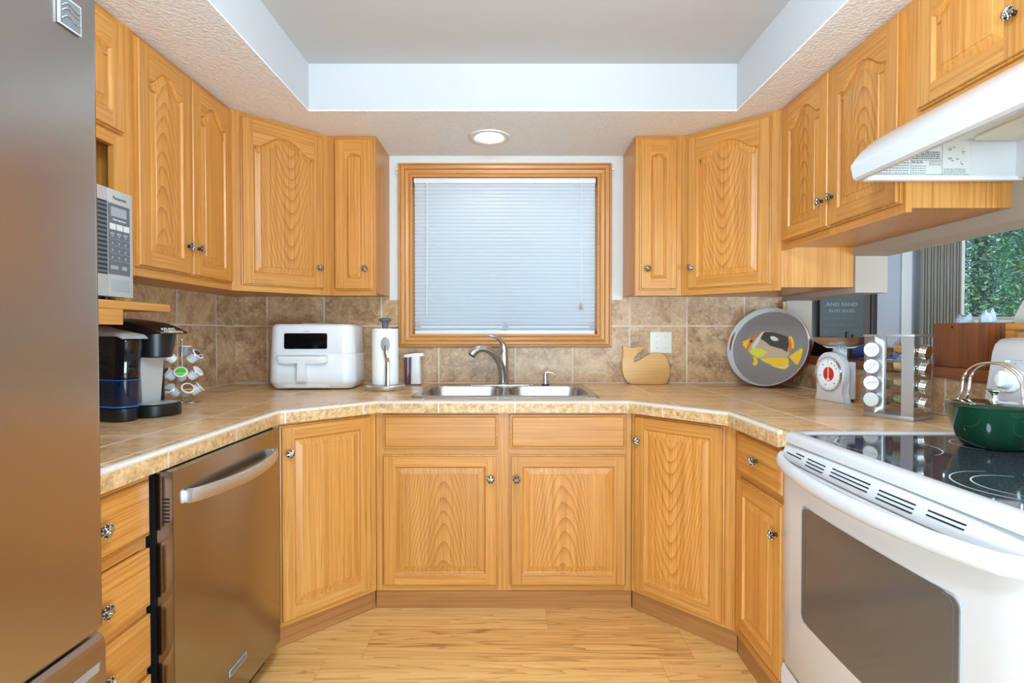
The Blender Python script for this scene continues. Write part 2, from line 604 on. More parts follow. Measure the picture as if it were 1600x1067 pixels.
MAT['mid_grey'] = plain('mid_grey', srgb(150, 152, 153), 0.45)
MAT['paper'] = plain('paper_towel', srgb(240, 238, 233), 0.9)
MAT['glass'] = G('clear_glass').set(color=(1, 1, 1, 1), rough=0.0, trans=1.0, ior=1.45).mat
MAT['red'] = plain('red_print', srgb(200, 34, 26), 0.4)
MAT['rust'] = plain('rust_red_lacquer', srgb(150, 62, 40), 0.3)
MAT['yellow'] = plain('yellow_paint', srgb(236, 186, 44), 0.4)
MAT['lime'] = plain('lime_paint', srgb(206, 200, 66), 0.4)
MAT['orange'] = plain('orange_paint', srgb(222, 110, 42), 0.4)
MAT['charcoal'] = plain('charcoal_paint', srgb(68, 62, 56), 0.4)
MAT['tan'] = plain('tan_paint', srgb(186, 164, 130), 0.4)
MAT['tray_grey'] = plain('tray_grey_lacquer', srgb(132, 126, 120), 0.25)
MAT['pale_grey'] = plain('pale_grey_lacquer', srgb(205, 204, 198), 0.3)
MAT['green'] = plain('green_enamel', srgb(4, 50, 28), 0.07, spec=0.6, coat=0.6, coat_rough=0.03)
MAT['slate'] = plain('slate_board', srgb(78, 84, 86), 0.6)
MAT['slate_ink'] = plain('slate_lettering', srgb(150, 152, 150), 0.6)
MAT['hutch'] = plain('dark_brown_wood', srgb(84, 72, 66), 0.4)
MAT['hutch_dark'] = plain('very_dark_wood', srgb(46, 34, 28), 0.4)
MAT['blue_bag'] = plain('blue_plastic', srgb(30, 84, 150), 0.3)
MAT['purple_soap'] = G('purple_soap').set(color=srgb(150, 104, 120), rough=0.08, trans=0.6, ior=1.4).mat
MAT['water_blue'] = plain('blue_lit_water', srgb(10, 26, 48), 0.06, spec=0.6)
MAT['blue_glow'] = G('blue_indicator_glow').set(color=srgb(20, 80, 160), rough=0.2, emit=srgb(40, 130, 230), emit_s=0.16).mat
MAT['smoke'] = plain('smoked_plastic', srgb(14, 14, 16), 0.06, spec=0.6)
MAT['cooktop'] = speck('speckled_black_glass', srgb(46, 50, 56), srgb(150, 156, 164), 330, 0.05)
MAT['oven_glass'] = G('dark_oven_glass').set(color=srgb(84, 78, 72), rough=0.06, spec=0.6, ior=1.7).mat
MAT['burner_ink'] = plain('burner_ring_print', srgb(205, 210, 214), 0.25)
MAT['beige_cloth'] = plain('beige_canvas', srgb(206, 196, 180), 0.85)
MAT['bag'] = G('clear_film_bag').set(color=srgb(214, 226, 240), rough=0.25, trans=0.35, ior=1.2).mat
MAT['blind_v'] = plain('vertical_blind_vinyl', srgb(196, 190, 178), 0.6)
MAT['lamp_lens'] = G('lamp_lens').set(color=(1, 1, 1, 1), rough=0.4, emit=(1.0, 0.93, 0.80, 1), emit_s=5.0).mat
MAT['leaf'] = speck('fir_leaf', srgb(96, 148, 120), srgb(160, 192, 130), 3, 0.6)
MAT['leaf2'] = speck('bright_leaf', srgb(96, 140, 62), srgb(190, 205, 90), 4, 0.6)
MAT['bark'] = plain('bark', srgb(80, 64, 52), 0.9)
MAT['lawn'] = plain('lawn', srgb(70, 100, 50), 0.9)
# thin blind slats let some daylight through
g = G('blind_slat')
g.set(color=srgb(210, 211, 214), rough=0.45)
tr = g.n('BsdfTranslucent', {'Color': srgb(214, 224, 240)})
mx = g.n('MixShader', {0: 0.22, 1: g.bsdf.outputs[0], 2: tr.outputs[0]})
g.nt.links.new(mx.outputs[0], g.nt.nodes['Material Output'].inputs['Surface'])
MAT['slat'] = g.mat
g = G('window_pane')
gl = g.n('BsdfGlossy', {'Roughness': 0.02})
tp = g.n('BsdfTransparent', {'Color': (0.9, 0.96, 0.97, 1)})
mx = g.n('MixShader', {0: 0.06, 1: tp.outputs[0], 2: gl.outputs[0]})
g.nt.links.new(mx.outputs[0], g.nt.nodes['Material Output'].inputs['Surface'])
MAT['pane'] = g.mat
g = G('jar_glass')
gl = g.n('BsdfGlossy', {'Roughness': 0.04})
tp = g.n('BsdfTransparent', {'Color': (0.93, 0.95, 0.95, 1)})
mx = g.n('MixShader', {0: 0.14, 1: tp.outputs[0], 2: gl.outputs[0]})
g.nt.links.new(mx.outputs[0], g.nt.nodes['Material Output'].inputs['Surface'])
MAT['jar_glass'] = g.mat
for nm, c0, c1 in (('spice_orange', (196, 116, 44), (170, 90, 30)), ('spice_seed', (190, 160, 100), (120, 90, 48)), ('spice_tan', (176, 146, 96), (110, 84, 50)), ('spice_green', (150, 138, 84), (96, 84, 46))):
    MAT[nm] = speck(nm, srgb(*c0), srgb(*c1), 260, 0.9)

FZ = -0.012            # floor level
CT = 0.914             # counter top
YB = 3.046             # tiled back wall face
XL, XR = -1.615, 1.575
ZS = 2.2394            # soffit

# ================================================================== SETTING
def wall_with_holes(name, axis, a0, a1, u0, u1, z0, z1, holes, mat):
    """wall slab between a0..a1 along its normal; u = horizontal; holes = (u0,u1,z0,z1)"""
    b = MB()
    us = sorted({u0, u1, *[h[0] for h in holes], *[h[1] for h in holes]})
    zs = sorted({z0, z1, *[h[2] for h in holes], *[h[3] for h in holes]})
    for i in range(len(us) - 1):
        for k in range(len(zs) - 1):
            cu, cz = (us[i] + us[i + 1]) / 2, (zs[k] + zs[k + 1]) / 2
            if any(h[0] < cu < h[1] and h[2] < cz < h[3] for h in holes):
                continue
            if axis == 'y': b.box(us[i], us[i + 1], a0, a1, zs[k], zs[k + 1], mat=0)
            else: b.box(a0, a1, us[i], us[i + 1], zs[k], zs[k + 1], mat=0)
    return struct(b.build(name, mat))


WX0, WX1, WZ0, WZ1 = -0.59, 0.508, 1.192, 2.126          # window opening
DW = (3.62, 5.3, 1.318, 2.2)                              # dining window opening
wall_with_holes('wall_back', 'y', 3.056, 3.22, -1.75, 1.72, FZ, 2.5, [(WX0, WX1, WZ0, WZ1)], MAT['wall'])
wall_with_holes('wall_left', 'x', -1.78, XL - 0.012, -0.25, 3.05, FZ, 2.5, [], MAT['wall'])
wall_with_holes('wall_living', 'x', -5.14, -5.0, -4.6, -0.25, FZ, 2.5, [], MAT['wall'])
wall_with_holes('wall_right', 'x', XR, 1.722, 0.20, 3.056, FZ, 2.5,
                [(0.45, 2.40, 1.05, 1.562), (2.40, 3.000, 1.05, 1.395)], MAT['beige_wall'])
wall_with_holes('wall_dining', 'y', 4.2, 4.34, 1.722, 6.2, FZ, 2.5, [DW], MAT['grey_wall'])
wall_with_holes('wall_dining_side', 'x', 6.2, 6.34, -4.6, 4.34, FZ, 2.5, [], MAT['grey_wall'])
wall_with_holes('wall_dining_return', 'x', 1.60, 1.722, 3.22, 4.2, FZ, 2.5, [], MAT['grey_wall'])
wall_with_holes('wall_rear', 'y', -4.74, -4.6, -5.14, 6.34, FZ, 2.5, [(-1.2, 2.2, 0.4, 2.2)], MAT['wall'])
b = MB(); b.box(-5.14, 6.34, -4.74, 4.34, FZ - 0.1, FZ)
struct(b.build('floor', MAT['floor']))
# soffit ring + recessed tray
TX0, TX1, TY0, TY1, TZ = -0.943, 1.043, -0.9, 2.44, 2.457
b = MB()
for x0, x1, y0, y1 in ((-1.70, TX0, -0.9, 3.1), (TX1, 1.70, -0.9, 3.1), (TX0, TX1, TY1, 3.1)):
    b.box(x0, x1, y0, y1, ZS, ZS + 0.006)
struct(b.build('ceiling_soffit', MAT['ceiling']))
b = MB()
b.box(TX0 - 0.05, TX1 + 0.05, TY0, TY1 + 0.05, TZ, TZ + 0.03)
b.box(TX0 - 0.02, TX0, TY0, TY1, ZS + 0.0062, TZ)
b.box(TX1, TX1 + 0.02, TY0, TY1, ZS + 0.0062, TZ)
b.box(TX0 - 0.02, TX1 + 0.02, TY1, TY1 + 0.02, ZS + 0.0062, TZ)
struct(b.build('ceiling_tray', MAT['tray']))
b = MB()
b.box(-5.14, 6.34, -4.74, -0.9, 2.457, 2.5)
b.box(1.722, 6.34, -0.9, 4.34, 2.457, 2.5)
struct(b.build('ceiling', MAT['tray']))
# tile backsplashes
b = MB()
b.box(XL, -0.7125, YB, 3.055, CT + 0.001, 1.4205)
b.box(-0.7125, -0.6585, YB, 3.055, CT + 0.001, 1.402)
b.box(0.577, 0.6455, YB, 3.055, CT + 0.001, 1.402)
b.box(0.6455, 1.573, YB, 3.055, CT + 0.001, 1.4205)
b.box(-0.6585, 0.577, YB, 3.055, CT + 0.001, 1.127)
struct(b.build('backsplash_back', MAT['tile_back']))
b = MB(); b.box(XL - 0.011, XL, 0.93, 3.045, CT + 0.001, 1.4205)
struct(b.build('backsplash_left', MAT['tile_side']))
b = MB()
b.box(1.556, XR - 0.001, 0.6, 3.045, CT + 0.001, 1.0485)
b.box(1.556, XR - 0.001, 3.003, 3.045, 1.0485, 1.39)
b.box(1.5505, 1.556, 1.58, 3.045, CT + 0.001, CT + 0.016)
struct(b.build('backsplash_right', MAT['tile_right']))
# wooden sill cap of the pass-through
b = MB(); b.box(1.540, 1.745, 0.46, 2.996, 1.0505, 1.088, bev=0.004)
struct(b.build('trim_ledge', MAT['oak_dark']))

# ------------------------------------------------------------------ kitchen window
b = MB(); b.box(WX0 + 0.02, WX1 - 0.02, 3.150, 3.154, WZ0 + 0.02, WZ1 - 0.02)
w1 = struct(b.build('window_1', MAT['pane']))
b = MB()
for x0, x1, z0, z1 in ((WX0, WX1, WZ0, WZ0 + 0.04), (WX0, WX1, WZ1 - 0.04, WZ1), (WX0, WX0 + 0.04, WZ0, WZ1), (WX1 - 0.04, WX1, WZ0, WZ1), (-0.06, -0.02, WZ0, WZ1)):
    b.box(x0, x1, 3.13, 3.175, z0, z1, bev=0.004)
b.build('window_sash', MAT['white_plastic'], w1)
b = MB()
for x0, x1, z0, z1 in ((WX0 + .0005, WX0 + 0.012, WZ0, WZ1), (WX1 - 0.012, WX1 - .0005, WZ0, WZ1), (WX0 + 0.012, WX1 - 0.012, WZ1 - 0.012, WZ1 - .0005), (WX0 + 0.012, WX1 - 0.012, WZ0 + .0005, WZ0 + 0.012)):
    b.box(x0, x1, 3.035, 3.13, z0, z1)
b.build('window_jamb', MAT['oak_h'], w1)
# mitred oak casing: stepped profile running round the opening
fx0, fx1, fz0, fz1 = -0.657, 0.5755, 1.129, 2.1915
ix0, ix1, iz0, iz1 = WX0 + 0.006, WX1 - 0.006, WZ0 + 0.006, WZ1 - 0.006
def casing(side):
    prof = [(0, 3.045), (0, 3.030), (0.05, 3.024), (0.14, 3.024), (0.18, 3.029), (0.22, 3.024), (0.45, 3.026), (0.52, 3.032), (0.58, 3.027), (0.80, 3.031), (0.86, 3.035), (0.9, 3.032), (1.0, 3.036), (1.0, 3.045)]
    O = {'b': ((fx0, fz0), (fx1, fz0)), 't': ((fx1, fz1), (fx0, fz1)), 'l': ((fx0, fz1), (fx0, fz0)), 'r': ((fx1, fz0), (fx1, fz1))}[side]
    I = {'b': ((ix0, iz0), (ix1, iz0)), 't': ((ix1, iz1), (ix0, iz1)), 'l': ((ix0, iz1), (ix0, iz0)), 'r': ((ix1, iz0), (ix1, iz1))}[side]
    b = MB()
    L = []
    for k in (0, 1):
        L.append([(O[k][0] + (I[k][0] - O[k][0]) * t, y - 0.0005, O[k][1] + (I[k][1] - O[k][1]) * t) for t, y in prof])
    b.loops(L, 0, True, True, closed=True)
    return b.build('casing', MAT['oak_h'] if side in 'bt' else MAT['oak_v'], w1, angle=20)
for s_ in 'btlr': casing(s_)

# mini blind
bl = thing('mini_blind', 'closed white horizontal blind filling the oak framed window above the sink', 'blind', (-0.042, 3.075, 0))
b = MB(); b.box(-0.530, 0.530, -0.020, 0.020, 2.082, 2.112, bev=0.003); b.build('headrail', MAT['white_plastic'], bl)
b = MB(); z = 2.068; k = 0
NSL = 40
for k in range(NSL):
    z = 2.070 - k * (2.070 - 1.236) / (NSL - 1)
    tilt = math.radians(60 if k < NSL - 3 else (58, 44, 40)[k - NSL + 3])
    pts = []
    for i in range(9):
        t = (i / 8 - 0.5) * 0.0262
        cv = 0.0048 * (1 - (2 * t / 0.0262) ** 2)
        pts.append((-(t * math.cos(tilt)) * 1 - cv * math.sin(tilt), t * math.sin(tilt) + cv * 0.2))
    L = [[(x, y, z + q) for y, q in pts] for x in (-0.528, 0.528)]
    b.loops(L, 0, False, False, closed=False)
sl = b.build('slats', MAT['slat'], bl, angle=80)
b = MB(); b.box(-0.528, 0.528, -0.012, 0.012, 1.199, 1.2255, bev=0.003); b.build('bottom_rail', MAT['white_plastic'], bl)
b = MB(); b.cyl((-0.452, -0.021, 2.085), (-0.456, -0.021, 1.31), 0.0035, n=8); b.build('tilt_wand', MAT['white_plastic'], bl)
for x in (-0.40, 0.005, 0.41):
    b = MB(); b.box(x - 0.0006, x + 0.0006, -0.0165, -0.0155, 1.225, 2.083); b.build('ladder_cord', MAT['pale_grey'], bl)
b = MB(); b.cyl((0.446, -0.020, 2.085), (0.446, -0.020, 1.385), 0.0015, n=6); b.build('lift_cord', MAT['cream'], bl)
b = MB(); b.cyl((0.446, -0.020, 1.385), (0.446, -0.020, 1.360), 0.003, 0.008, n=10); b.ball((0.440, -0.020, 1.352), 0.007); b.ball((0.453, -0.020, 1.356), 0.006)
b.build('cord_tassel', MAT['tan'], bl)
for x, lab in ((fx0 - 0.006, 'small clear plastic clip at the top left corner of the window frame'), (fx1 + 0.006, 'small clear plastic clip at the top right corner of the window frame')):
    t_ = thing('curtain_bracket', lab, 'bracket', (x, 3.045, 2.145), group='clips on the window frame')
    b = MB(); b.box(-0.008, 0.008, -0.004, -0.0005, -0.022, 0.022, bev=0.001); b.build('back_plate', MAT['white_plastic'], t_)
    b = MB(); b.cyl((0, -0.004, 0.006), (0, -0.022, 0.006), 0.005); b.cyl((0, -0.004, -0.01), (0, -0.02, -0.01), 0.004); b.build('hook', MAT['white_plastic'], t_)

# recessed ceiling light
rl = thing('recessed_light', 'round white recessed downlight switched on in the textured soffit above the window', 'ceiling light', (-0.118, 2.762, ZS))
b = MB(); b.lathe([(0.068, -0.001), (0.073, -0.004), (0.095, -0.010), (0.106, -0.007), (0.108, -0.0005)], 48); b.build('trim_ring', MAT['white_plastic'], rl)
b = MB(); b.lathe([(0.001, -0.020), (0.03, -0.0185), (0.058, -0.011), (0.0675, -0.002)], 40, cap0=True); b.build('lens', MAT['lamp_lens'], rl)
ld = bpy.data.lights.new('recessed_light_lamp', 'SPOT'); ld.energy = 3; ld.spot_size = math.radians(140); ld.spot_blend = 0.6; ld.color = (1.0, 0.90, 0.76); ld.shadow_soft_size = 0.05
lo = bpy.data.objects.new('recessed_light_lamp', ld); lo.location = (-0.118, 2.762, ZS - 0.03); COL.objects.link(lo)

# ================================================================== CABINET BUILDERS
knob_src = {}
def add_knob(parent, x, z, y=-0.020):
    """woven pewter mushroom knob pointing along -Y"""
    if 'k' not in knob_src:
        b = MB()
        R = Matrix.Rotation(PI / 2, 4, 'X')       # +z -> -y
        b.lathe([(0.0065, 0), (0.0065, 0.003), (0.0045, 0.006), (0.005, 0.012), (0.011, 0.0145), (0.0150, 0.0175), (0.0158, 0.0205), (0.0135, 0.0235), (0.008, 0.0258), (0.001, 0.0265)], 20, M=R, mat=1, cap0=True, cap1=True)
        dome = lambda r: 0.0268 - 0.0062 * (r / 0.0155) ** 2
        for q in range(6):
            a0 = q * PI / 3
            pts = []
            for i in range(7):
                t = i / 6
                r = 0.003 + 0.0128 * abs(math.sin(PI * (0.12 + 0.80 * t)))
                a = a0 + (t - 0.5) * 2.3
                r = 0.0145 - 0.0115 * math.sin(PI * t)
                pts.append((r * math.cos(a), r * math.sin(a), dome(r) + 0.0003))
            b.tube(pts, 0.0017, 6, M=R, mat=0)
        for q in range(12):
            a = q * PI / 6 + 0.2
            b.ball((0.0152 * math.cos(a), 0.0152 * math.sin(a), 0.0205), 0.0022, M=R, mat=0, n=8, m=6)
        knob_src['k'] = b.build('knob', [MAT['pewter'], MAT['pewter_dark']], parent, loc=(x, y, z))
        return knob_src['k']
    o = knob_src['k'].copy()
    COL.objects.link(o)
    o.parent = parent
    o.location = (x, y, z)
    o.rotation_euler = (0, random.uniform(0, 6.28), 0)
    return o


def inset(poly, d):
    """inset a CCW polygon by d"""
    n = len(poly)
    out = []
    for i in range(n):
        p0, p1, p2 = Vector(poly[i - 1]), Vector(poly[i]), Vector(poly[(i + 1) % n])
        a, c = (p1 - p0), (p2 - p1)
        if a.length < 1e-9: a = c
        if c.length < 1e-9: c = a
        na = Vector((-a.y, a.x)).normalized(); nc = Vector((-c.y, c.x)).normalized()
        nn = (na + nc).normalized()
        out.append(tuple(p1 + nn * d / max(0.45, nn.dot(na))))
    return out


def make_door(parent, cx, z0, w, h, knob=None, arch=0.0, shape='cathedral', panel='oak_dn', stile=0.057, rail=0.057, top=0.05):
    TB, TF, E = 0.011, 0.020, 0.005
    EE = E + 0.0021
    a = w / 2 - stile
    zt = h - top                  # peak of the opening
    zsd = zt - arch
    N = 20
    curve = []                    # right shoulder -> left shoulder
    if arch > 0:
        for i in range(N + 1):
            s = 1 - 2 * i / N
            if shape == 'cathedral':
                m = abs(s)
                z = zsd + arch * (0 if m > 0.9 else 0.5 * (1 + math.cos(PI * (m / 0.9) ** 1.25)))
            else:
                z = zsd + arch * math.sqrt(max(0, 1 - s * s))
            curve.append((a * s, z))
    else:
        curve = [(a, zt), (-a, zt)]
    b = MB()
    # front frame: stiles, bottom rail, top rail with shaped lower edge
    for s in (-1, 1):
        x0, x1 = sorted((s * a, s * (w / 2 - EE)))
        b.box(x0, x1, -TF, -TB, EE, h - EE, mat=0)
    b.box(-a, a, -TF, -TB, EE, rail, mat=1)
    cv = curve[::-1]
    b.prism([(-a, h - EE)] + cv + [(a, h - EE)] if arch > 0 else [(-a, h - EE), (-a, zt), (a, zt), (a, h - EE)], 'y', -TF, -TB, mat=1)
    # routed outer edge: back slab stepped out + sloping lip
    L0 = [(-w / 2, 0), (w / 2, 0), (w / 2, h), (-w / 2, h)]
    ring = lambda d, y: [(x * (1 - d / (w / 2)), y, h / 2 + (z - h / 2) * (1 - d / (h / 2))) for x, z in L0]
    b.loops([ring(0, 0), ring(0, -0.010), ring(0.002, -TB), ring(E, -TB - 0.0005), ring(E, -TF + 0.003), ring(E + 0.002, -TF - 0.0001)], 0, True, False, smooth=False)
    d = b.build('door', [MAT['oak_v'], MAT['oak_h']], parent, loc=(cx, 0, z0), angle=25)
    # raised panel with inner bead
    op = [(-a, rail), (a, rail)] + curve if arch > 0 else [(-a, rail), (a, rail), (a, zt), (-a, zt)]
    b = MB()
    P = lambda dd, y: [(x, y, z) for x, z in inset(op, dd)] if dd else [(x, y, z) for x, z in op]
    slope = min(0.034, a * 0.42)
    b.loops([P(0, -TF), P(0.0025, -TF + 0.0015), P(0.0055, -TB - 0.0025), P(0.0085, -TB - 0.0004), P(slope, -TF + 0.0030), P(slope + 0.0012, -TF + 0.0012)], [0, 0, 0, 0, 0], False, True, smooth=False, capmat=1)
    b.build('raised_panel', [MAT['oak_v'], MAT[panel]], d, angle=15)
    if knob: add_knob(d, knob[0], knob[1])
    return d


def make_drawer(parent, cx, z0, w, h, knob=True, name='drawer'):
    b = MB()
    L0 = [(-w / 2, 0), (w / 2, 0), (w / 2, h), (-w / 2, h)]
    ring = lambda d, y: [(x * (1 - d / (w / 2)), y, h / 2 + (z - h / 2) * (1 - d / (h / 2))) for x, z in L0]
    b.loops([ring(0, 0), ring(0, -0.011), ring(0.002, -0.012), ring(0.007, -0.0125), ring(0.009, -0.0165), ring(0.013, -0.020)], 0, True, True, smooth=False)
    d = b.build(name, [MAT['oak_h']], parent, loc=(cx, 0, z0), angle=15)
    if knob: add_knob(d, 0, h / 2)
    return d


def make_frame(parent, x0, x1, z0, z1, stiles=(), rails=(), ws=0.04, wr=0.04, open_=False):
    """face frame 19 mm thick behind y=0"""
    b = MB()
    e = 0.0006
    b.box(x0 + e, x0 + ws, 0, 0.019, z0, z1, mat=0)
    b.box(x1 - ws, x1 - e, 0, 0.019, z0, z1, mat=0)
    xs = [x0 + ws, x1 - ws]
    b.box(xs[0], xs[1], 0.0002, 0.019, z0, z0 + wr, mat=1)
    b.box(xs[0], xs[1], 0.0002, 0.019, z1 - wr, z1, mat=1)
    for s in stiles: b.box(s[0], s[1], 0.0001, 0.0188, z0 + 0.0006, z1 - 0.0006, mat=0)
    for r in rails: b.box(xs[0], xs[1], 0.0002, 0.019, r[0], r[1], mat=1)
    return b.build('face_frame', [MAT['oak_v'], MAT['oak_h']], parent)


def carcass(parent, world_pts, z0, z1, origin, rotz, name='carcass', mat='oak_v'):
    """solid box behind the face frame from world plan points"""
    Mi = (Matrix.Translation(origin) @ RZ(rotz)).inverted()
    pts = [(Mi @ Vector((x, y, 0)))[:2] for x, y in world_pts]
    b = MB(); b.prism([(p[0], p[1]) for p in pts], 'z', z0, z1)
    return b.build(name, MAT[mat], parent)


G_UP = 'oak wall cabinets round the kitchen'
G_LO = 'oak base cabinets under the tiled counter'
UZ0, UZ1 = 1.407, 2.2385
UH = UZ1 - UZ0
DZ0 = 1.436 - UZ0
DH = 2.219 - 1.436

def upper_diag(pa, pb, corner, side_pts, label, kx, panel, dx0, dx1):
    pa, pb = Vector(pa), Vector(pb)
    mid = (pa + pb) / 2
    d = (pb - pa)
    th = math.atan2(d.y, d.x)
    org = (mid.x, mid.y, UZ0)
    c = thing('wall_cabinet', label, 'cabinet', org, th, G_UP)
    W2 = d.length / 2
    make_frame(c, -W2, W2, 0, UH, ws=0.045)
    nrm = Vector((-d.y, d.x)).normalized() * 0.0195
    pts = [tuple(pa + nrm + (pb - pa).normalized() * 0.019), tuple(pb + nrm - (pb - pa).normalized() * 0.019)] + side_pts
    carcass(c, pts, 0.014, UH - 0.001, org, th)
    make_door(c, (dx0 + dx1) / 2, DZ0, dx1 - dx0, DH, knob=(kx, 0.108), arch=0.062, panel=panel, stile=0.052, top=0.062)
    return c

# ---- left wall
c = thing('wall_cabinet', 'two-door oak wall cabinet on the left wall between microwave and corner', 'cabinet', (-1.294, 2.0945, UZ0), PI / 2, G_UP)
make_frame(c, -0.3165, 0.3165, 0, UH, stiles=[(-0.02, 0.02)], ws=0.03)
carcass(c, [(-1.3135, 1.779), (-1.3135, 2.410), (XL + 0.001, 2.410), (XL + 0.001, 1.779)], 0.014, UH - 0.001, c.location, PI / 2)
make_door(c, -0.1515, DZ0 + 0.003, 0.3015, DH, knob=(0.118, 0.112), arch=0.058, panel='oak_up', top=0.062)
make_door(c, 0.1510, DZ0 + 0.003, 0.3015, DH, knob=(-0.118, 0.112), arch=0.058, panel='oak_v', top=0.062)
upper_diag((-1.294, 2.411), (-0.9605, 2.745), None, [(-0.9605, 3.044), (XL + 0.001, 3.044), (XL + 0.001, 2.412)], 'angled corner oak wall cabinet with arched door above the white air fryer', 0.170, 'oak_dn', -0.194, 0.204)
c = thing('wall_cabinet', 'narrow oak wall cabinet left of the window with slim arched door', 'cabinet', (-0.8365, 2.745, UZ0), 0, G_UP)
make_frame(c, -0.1245, 0.1245, 0, UH, ws=0.03)
carcass(c, [(-0.959, 2.7645), (-0.712, 2.7645), (-0.712, 3.044), (-0.959, 3.044)], 0.014, UH - 0.001, c.location, 0)
make_door(c, 0.0095, DZ0, 0.197, DH, knob=(0.066, 0.108), arch=0.030, shape='round', panel='oak_v', stile=0.055, top=0.075)
# ---- right side
c = thing('wall_cabinet', 'narrow oak wall cabinet right of the window with slim arched door', 'cabinet', (0.767, 2.745, UZ0), 0, G_UP)
make_frame(c, -0.122, 0.122, 0, UH, ws=0.03)
carcass(c, [(0.645, 2.7645), (0.888, 2.7645), (0.888, 3.044), (0.645, 3.044)], 0.014, UH - 0.001, c.location, 0)
make_door(c, -0.003, DZ0, 0.192, DH, knob=(-0.060, 0.108), arch=0.030, shape='round', panel='oak_v', stile=0.055, top=0.075)
upper_diag((0.889, 2.745), (1.240, 2.412), None, [(1.240, 2.412), (XR - 0.001, 2.412), (XR - 0.001, 3.044), (0.890, 3.044)], 'angled corner oak wall cabinet with arched door above the fish tray', -0.176, 'oak_dn', -0.204, 0.199)
RU0 = 1.590
c = thing('wall_cabinet', 'short two-door oak wall cabinet hung over the pass-through beside the range hood', 'cabinet', (1.240, 2.031, RU0), -PI / 2, G_UP)
make_frame(c, -0.3795, 0.3795, 0, UZ1 - RU0, stiles=[(-0.02, 0.02)], ws=0.045)
carcass(c, [(1.2595, 1.653), (1.2595, 2.409), (XR - 0.001, 2.409), (XR - 0.001, 1.653)], 0.014, UZ1 - RU0 - 0.001, c.location, -PI / 2)
make_door(c, -0.1745, 0.030, 0.3490, 0.602, knob=(0.142, 0.108), arch=0.058, panel='oak_up', top=0.058)
make_door(c, 0.185, 0.030, 0.366, 0.602, knob=(-0.152, 0.108), arch=0.058, panel='oak_up', top=0.058)
RH0 = 1.862
c = thing('wall_cabinet', 'short oak cabinet mounted directly above the white range hood', 'cabinet', (1.240, 1.250, RH0), -PI / 2, G_UP)
make_frame(c, -0.4000, 0.4000, 0, UZ1 - RH0, stiles=[(-0.02, 0.02)], ws=0.04)
carcass(c, [(1.2595, 0.851), (1.2595, 1.649), (XR - 0.001, 1.649), (XR - 0.001, 0.851)], 0.014, UZ1 - RH0 - 0.001, c.location, -PI / 2)
make_door(c, -0.171, 0.018, 0.342, 0.352, knob=(0.142, 0.105), arch=0.05, panel='oak_v', top=0.05)
make_door(c, 0.188, 0.018, 0.342, 0.352, knob=(-0.142, 0.105), arch=0.05, panel='oak_v', top=0.05)

# ---- microwave cabinet
c = thing('microwave_cabinet', 'tall oak wall cabinet with open microwave shelf beside the refrigerator', 'cabinet', (-1.294, 1.3975, 1.230), PI / 2, G_UP)
H0 = 1.230
b = MB()
b.box(0.309, 0.3800, 0, 0.019, 1.31 - H0, UZ1 - H0, mat=0)
b.box(-0.378, -0.309, 0, 0.019, 1.31 - H0, UZ1 - H0, mat=0)
b.box(-0.309, 0.309, 0.0002, 0.019, 1.820 - H0, 1.868 - H0, mat=1)
b.box(-0.309, 0.309, 0.0002, 0.019, 2.19 - H0, UZ1 - H0, mat=1)
b.build('face_frame', [MAT['oak_v'], MAT['oak_h']], c)
b = MB()
b.box(-0.376, 0.376, 0.0195, 0.319, 1.838 - H0, UZ1 - 0.001 - H0)
b.box(0.362, 0.376, 0.0195, 0.319, 1.31 - H0, 1.838 - H0)
b.box(-0.376, -0.362, 0.0195, 0.319, 1.31 - H0, 1.838 - H0)
b.box(-0.362, 0.362, 0.307, 0.319, 1.31 - H0, 1.838 - H0)
b.build('carcass', MAT['oak_v'], c)
make_door(c, 0.171, 1.862 - H0, 0.335, 2.219 - 1.862, knob=(-0.14, 0.10), arch=0.05, panel='oak_v', top=0.05)
make_door(c, -0.171, 1.862 - H0, 0.335, 2.219 - 1.862, knob=(0.14, 0.10), arch=0.05, panel='oak_v', top=0.05)
b = MB(); b.box(-0.378, 0.437, -0.095, 0.319, 1.283 - H0, 1.3085 - H0, bev=0.002); b.build('shelf', MAT['oak_h'], c)
b = MB(); b.box(-0.378, 0.216, -0.094, 0.319, 1.235 - H0, 1.2825 - H0, bev=0.002); b.build('apron', MAT['oak_h'], c)

# ---- base cabinets
BZ0, BZ1 = 0.074, 0.862
BH = BZ1 - BZ0
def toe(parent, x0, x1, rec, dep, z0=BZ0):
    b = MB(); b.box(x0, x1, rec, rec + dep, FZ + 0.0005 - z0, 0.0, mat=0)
    return b.build('toe_kick', MAT['oak_toe_shade'], parent)

c = thing('base_cabinet', 'oak sink base cabinet under the window with two doors and false drawers', 'cabinet', (-0.036, 2.290, BZ0), 0, G_LO)
make_frame(c, -0.5615, 0.5615, 0, BH, stiles=[(-0.0275, 0.0325)], rails=[(0.600, 0.632)], ws=0.035, wr=0.03)
b = MB()
b.box(-0.561, -0.545, 0.0195, 0.745, 0.0, BH - 0.004)
b.box(0.545, 0.561, 0.0195, 0.745, 0.0, BH - 0.004)
b.box(-0.545, 0.545, 0.0195, 0.745, 0.0, 0.014)
b.box(-0.545, 0.545, 0.735, 0.745, 0.014, BH - 0.004)
b.build('carcass', MAT['oak_v'], c)
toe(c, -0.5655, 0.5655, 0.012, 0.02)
make_drawer(c, -0.2765, 0.705 - BZ0, 0.502, 0.148, knob=False, name='false_drawer_front')
make_drawer(c, 0.2810, 0.705 - BZ0, 0.506, 0.148, knob=False, name='false_drawer_front')
make_door(c, -0.2780, 0.101 - BZ0, 0.504, 0.576, knob=(0.222, 0.473), panel='oak_up', stile=0.052, rail=0.052, top=0.05)
